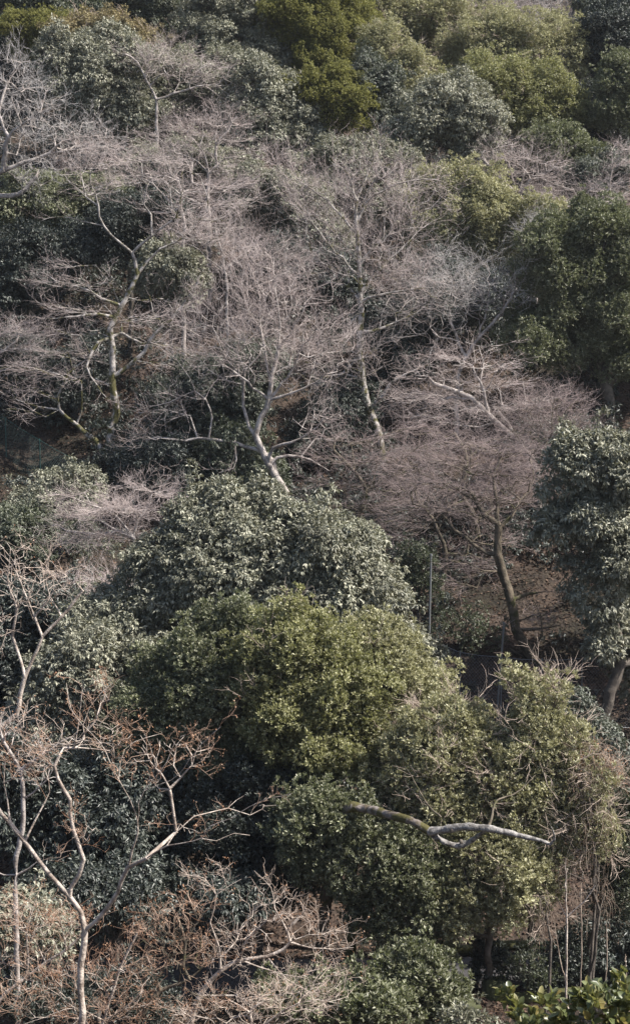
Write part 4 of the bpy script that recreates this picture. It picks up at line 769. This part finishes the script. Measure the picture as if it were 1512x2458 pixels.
# broken mossy limb: a dead trunk leaning out of the dark green mass
SEED[0] += 1; rng = np.random.default_rng(77)
Dd = 34.6
def dead():
    base = at(826, 1962, Dd+2.2); gb = float(ground(base[0]-.6, base[1]+.6))
    root = empty('dead_tree', (base[0]-.6, base[1]+.6, gb), 'broken dead trunk reaching right, mossy at its thick end and bleached at the tip', 'dead tree')
    def tube(name, pts, rad, mat):
        t = Tree(); t.limb(pts, None, .07, .004, rng); P = np.array(t.P); s_ = np.linspace(0, 1, len(P)); r = np.interp(s_, np.linspace(0, 1, len(rad)), rad)
        r = r*(1+.10*np.sin(s_*41)+rng.normal(0, .04, len(P)))
        return rod(name, P, r, mat, root, 12)
    tube('stump', [np.array([base[0]-.6, base[1]+.6, gb-.2]), (base+np.array([base[0]-.6, base[1]+.6, gb]))/2+[-.1, 0, .2], at(803, 2090, Dd+2.5)], [.17, .15, .14], M['barkbrown'])
    tube('limb', [at(800, 2075, Dd+2.4), at(812, 2000, Dd+1.9), at(822, 1960, Dd+1.5), at(842, 1938, Dd+1.2), at(880, 1942, Dd+1.), at(930, 1955, Dd+.5), at(985, 1970, Dd), at(1035, 1998, Dd-.2)], [.14, .14, .13, .12, .105, .10, .095, .09, .085], barkmat('thick_moss_bark', (.08, .06, .04), (.22, .19, .175), 6, (.07, .062, .016), .58))
    tube('dead_branch', [at(1028, 1996, Dd-.18), at(1060, 1992, Dd-.3), at(1110, 1985, Dd-.5), at(1165, 1988, Dd-.7), at(1215, 1998, Dd-.8), at(1265, 2010, Dd-.9), at(1300, 2018, Dd-1), at(1322, 2028, Dd-1)], [.09, .085, .082, .078, .07, .058, .045, .03], M['deadwood'])
    tube('dead_branch', [at(1035, 2000, Dd-.15), at(1060, 2018, Dd-.2), at(1100, 2030, Dd-.2), at(1135, 2015, Dd-.3), at(1165, 1992, Dd-.6)], [.065, .055, .07, .045, .03], M['deadwood'])
    tube('dead_branch', [at(1322, 2026, Dd-1), at(1330, 2010, Dd-1.1), at(1322, 1985, Dd-1.3)], [.03, .022, .012], M['deadwood'])
    tube('dead_branch', [at(1170, 1990, Dd-.6), at(1180, 1960, Dd-.4), at(1192, 1922, Dd), at(1240, 1902, Dd+.3), at(1285, 1860, Dd+.6)], [.035, .022, .016, .012, .006], M['barkbrown'])
    tube('dead_branch', [at(1058, 1962, Dd-.2), at(1025, 1930, Dd), at(985, 1860, Dd+.4), at(970, 1840, Dd+.5)], [.02, .016, .011, .006], M['barkbrown'])
    for (X, Y) in ((1084, 1992), (1106, 2020), (1218, 1998)):
        c_ = at(X, Y, Dd-.72 if X > 1200 else Dd-.45 if X < 1100 else Dd-.27); rod('knot', [c_+[0, .03, 0], c_+[0, -.045, 0], c_+[0, -.06, 0]], [.045, .04, .022], M['barkdark'], root, 10)
dead()
# second dark moss stub rising behind it
rodp = [at(850, 1950, 36.9), at(858, 1915, 36.6), at(872, 1875, 36.3)]
g_ = float(ground(rodp[0][0], rodp[0][1])); o = rod('stump', [np.array([rodp[0][0]-.1, rodp[0][1], g_-.1])]+rodp, [.14, .10, .09, .06], M['barkbrown']); tag(o, 'short dark broken stump above the mossy end of the dead trunk', 'stump')

def hang(label, lobes, D, n, Lr, mat='vine', lv='litter', name='vine', support=True, r=.006, curl=.25, leaves=2, cat='vine'):
    """curtain of dry vines draped from a mound of tangle down to the ground"""
    SEED[0] += 1; rng = np.random.default_rng(SEED[0]); E = ellips(lobes, D)
    c0 = E[0][0]; gb = float(ground(c0[0], c0[1])); root = empty(name, (c0[0], c0[1], gb), label, cat)
    t = Tree(); t.limb([np.array([c0[0], c0[1], gb-.1]), np.array([c0[0]+.1, c0[1], (gb+c0[2])/2]), c0], None, .4, .04, rng)
    q = rng.integers(0, len(E), 60); d = unit(rng.normal(0, 1, (60, 3)))*.8
    t.grow(np.array([E[i][0] for i in q])+d*np.array([E[i][1] for i in q]), .3, .5, rng); t.finish(.035, .006)
    V, F = t.wood(); mesh('stem', V, F, M['barkdark'], root, smooth=True)
    q = rng.integers(0, len(E), n); d = unit(rng.normal(0, 1, (n, 3))+[0, -.3, .2]); P = np.array([E[i][0] for i in q])+d*np.array([E[i][1] for i in q])*rng.uniform(.6, 1, n)[:, None]
    parts = []; seg = 9; v = d*.5+rng.normal(0, .5, (n, 3)); Ls = Lr*rng.uniform(.4, 1.3, n)/seg; pts = [P]
    for s_ in range(seg):
        v = v*.75+rng.normal(0, curl, (n, 3))+np.array([0, 0, -.36]); P2 = P+unit(v)*Ls[:, None]; P2[:, 2] = np.maximum(P2[:, 2], ground(P2[:, 0], P2[:, 1])+.03)
        N = unit(P2-P); rr = np.full(n, r)*(1-.06*s_); parts.append(frusta(P, P2, rr, rr*.94, N, N, 3)); P = P2; pts.append(P)
    V, F = join(parts); mesh('strands', V, F, M[mat], root)
    A = np.concatenate(pts); i = rng.choice(len(A), leaves*n); m_ = len(i)
    V, F, kk = leafmesh(A[i]+rng.normal(0, .03, (m_, 3)), rng.normal(0, .5, (m_, 3))+[0, 0, -.8], rng.normal(0, 1, (m_, 3))+[0, -.5, .3], rng.uniform(.04, .09, m_), rng.uniform(.015, .035, m_), .3)
    mesh('dry_leaves', V, F, M[lv], root, np.repeat(rng.uniform(.9, 1.4, m_), kk))
hang('curtain of dry brown vines hanging down at the lower right', [(1420, 1960, 40, 60), (1440, 2040, 35, 60), (1390, 2010, 45, 50), (1370, 2110, 50, 50), (1440, 2130, 35, 50)], 35.9, 100, .9, r=.004, leaves=4)
hang('rusty tan mound of dead vine on top of the lower right bushes', [(1430, 1815, 50, 40), (1400, 1850, 40, 45), (1465, 1840, 30, 35)], 36.4, 300, .55, r=.004, curl=.5, lv='dryleaf')
hang('grey mat of tangled bare vine stems above the brown hanging curtain', [(1420, 1900, 45, 40), (1395, 1870, 35, 40), (1440, 1935, 30, 40)], 36, 130, .6, mat='vine', curl=.8, leaves=1, r=.004)
hang('short strands of pale dry vine hanging at the right end of the leafy mass', [(1310, 2200, 14, 30), (1300, 2160, 20, 25)], 35.4, 45, .8, r=.004)
# thin winter haze: one box of air round the camera and the slope
hm = bpy.data.materials.new('thin_haze'); hm.use_nodes = True; ht = hm.node_tree; ht.nodes.remove(ht.nodes['Principled BSDF'])
pv = ht.nodes.new('ShaderNodeVolumePrincipled'); pv.inputs['Color'].default_value = (.86, .9, .96, 1); pv.inputs['Density'].default_value = .0002; pv.inputs['Anisotropy'].default_value = .2
ht.links.new(pv.outputs[0], ht.nodes['Material Output'].inputs['Volume'])
Vs, Fs = [], []; box(Vs, Fs, (0, 100, 34), (1300, 1100, 104)); ho = mesh('haze', np.concatenate(Vs), np.concatenate(Fs), hm); tag(ho, kind='stuff')
for q in STAT: print('STAT', *q)
print('TOTAL faces', sum(q[2] for q in STAT))
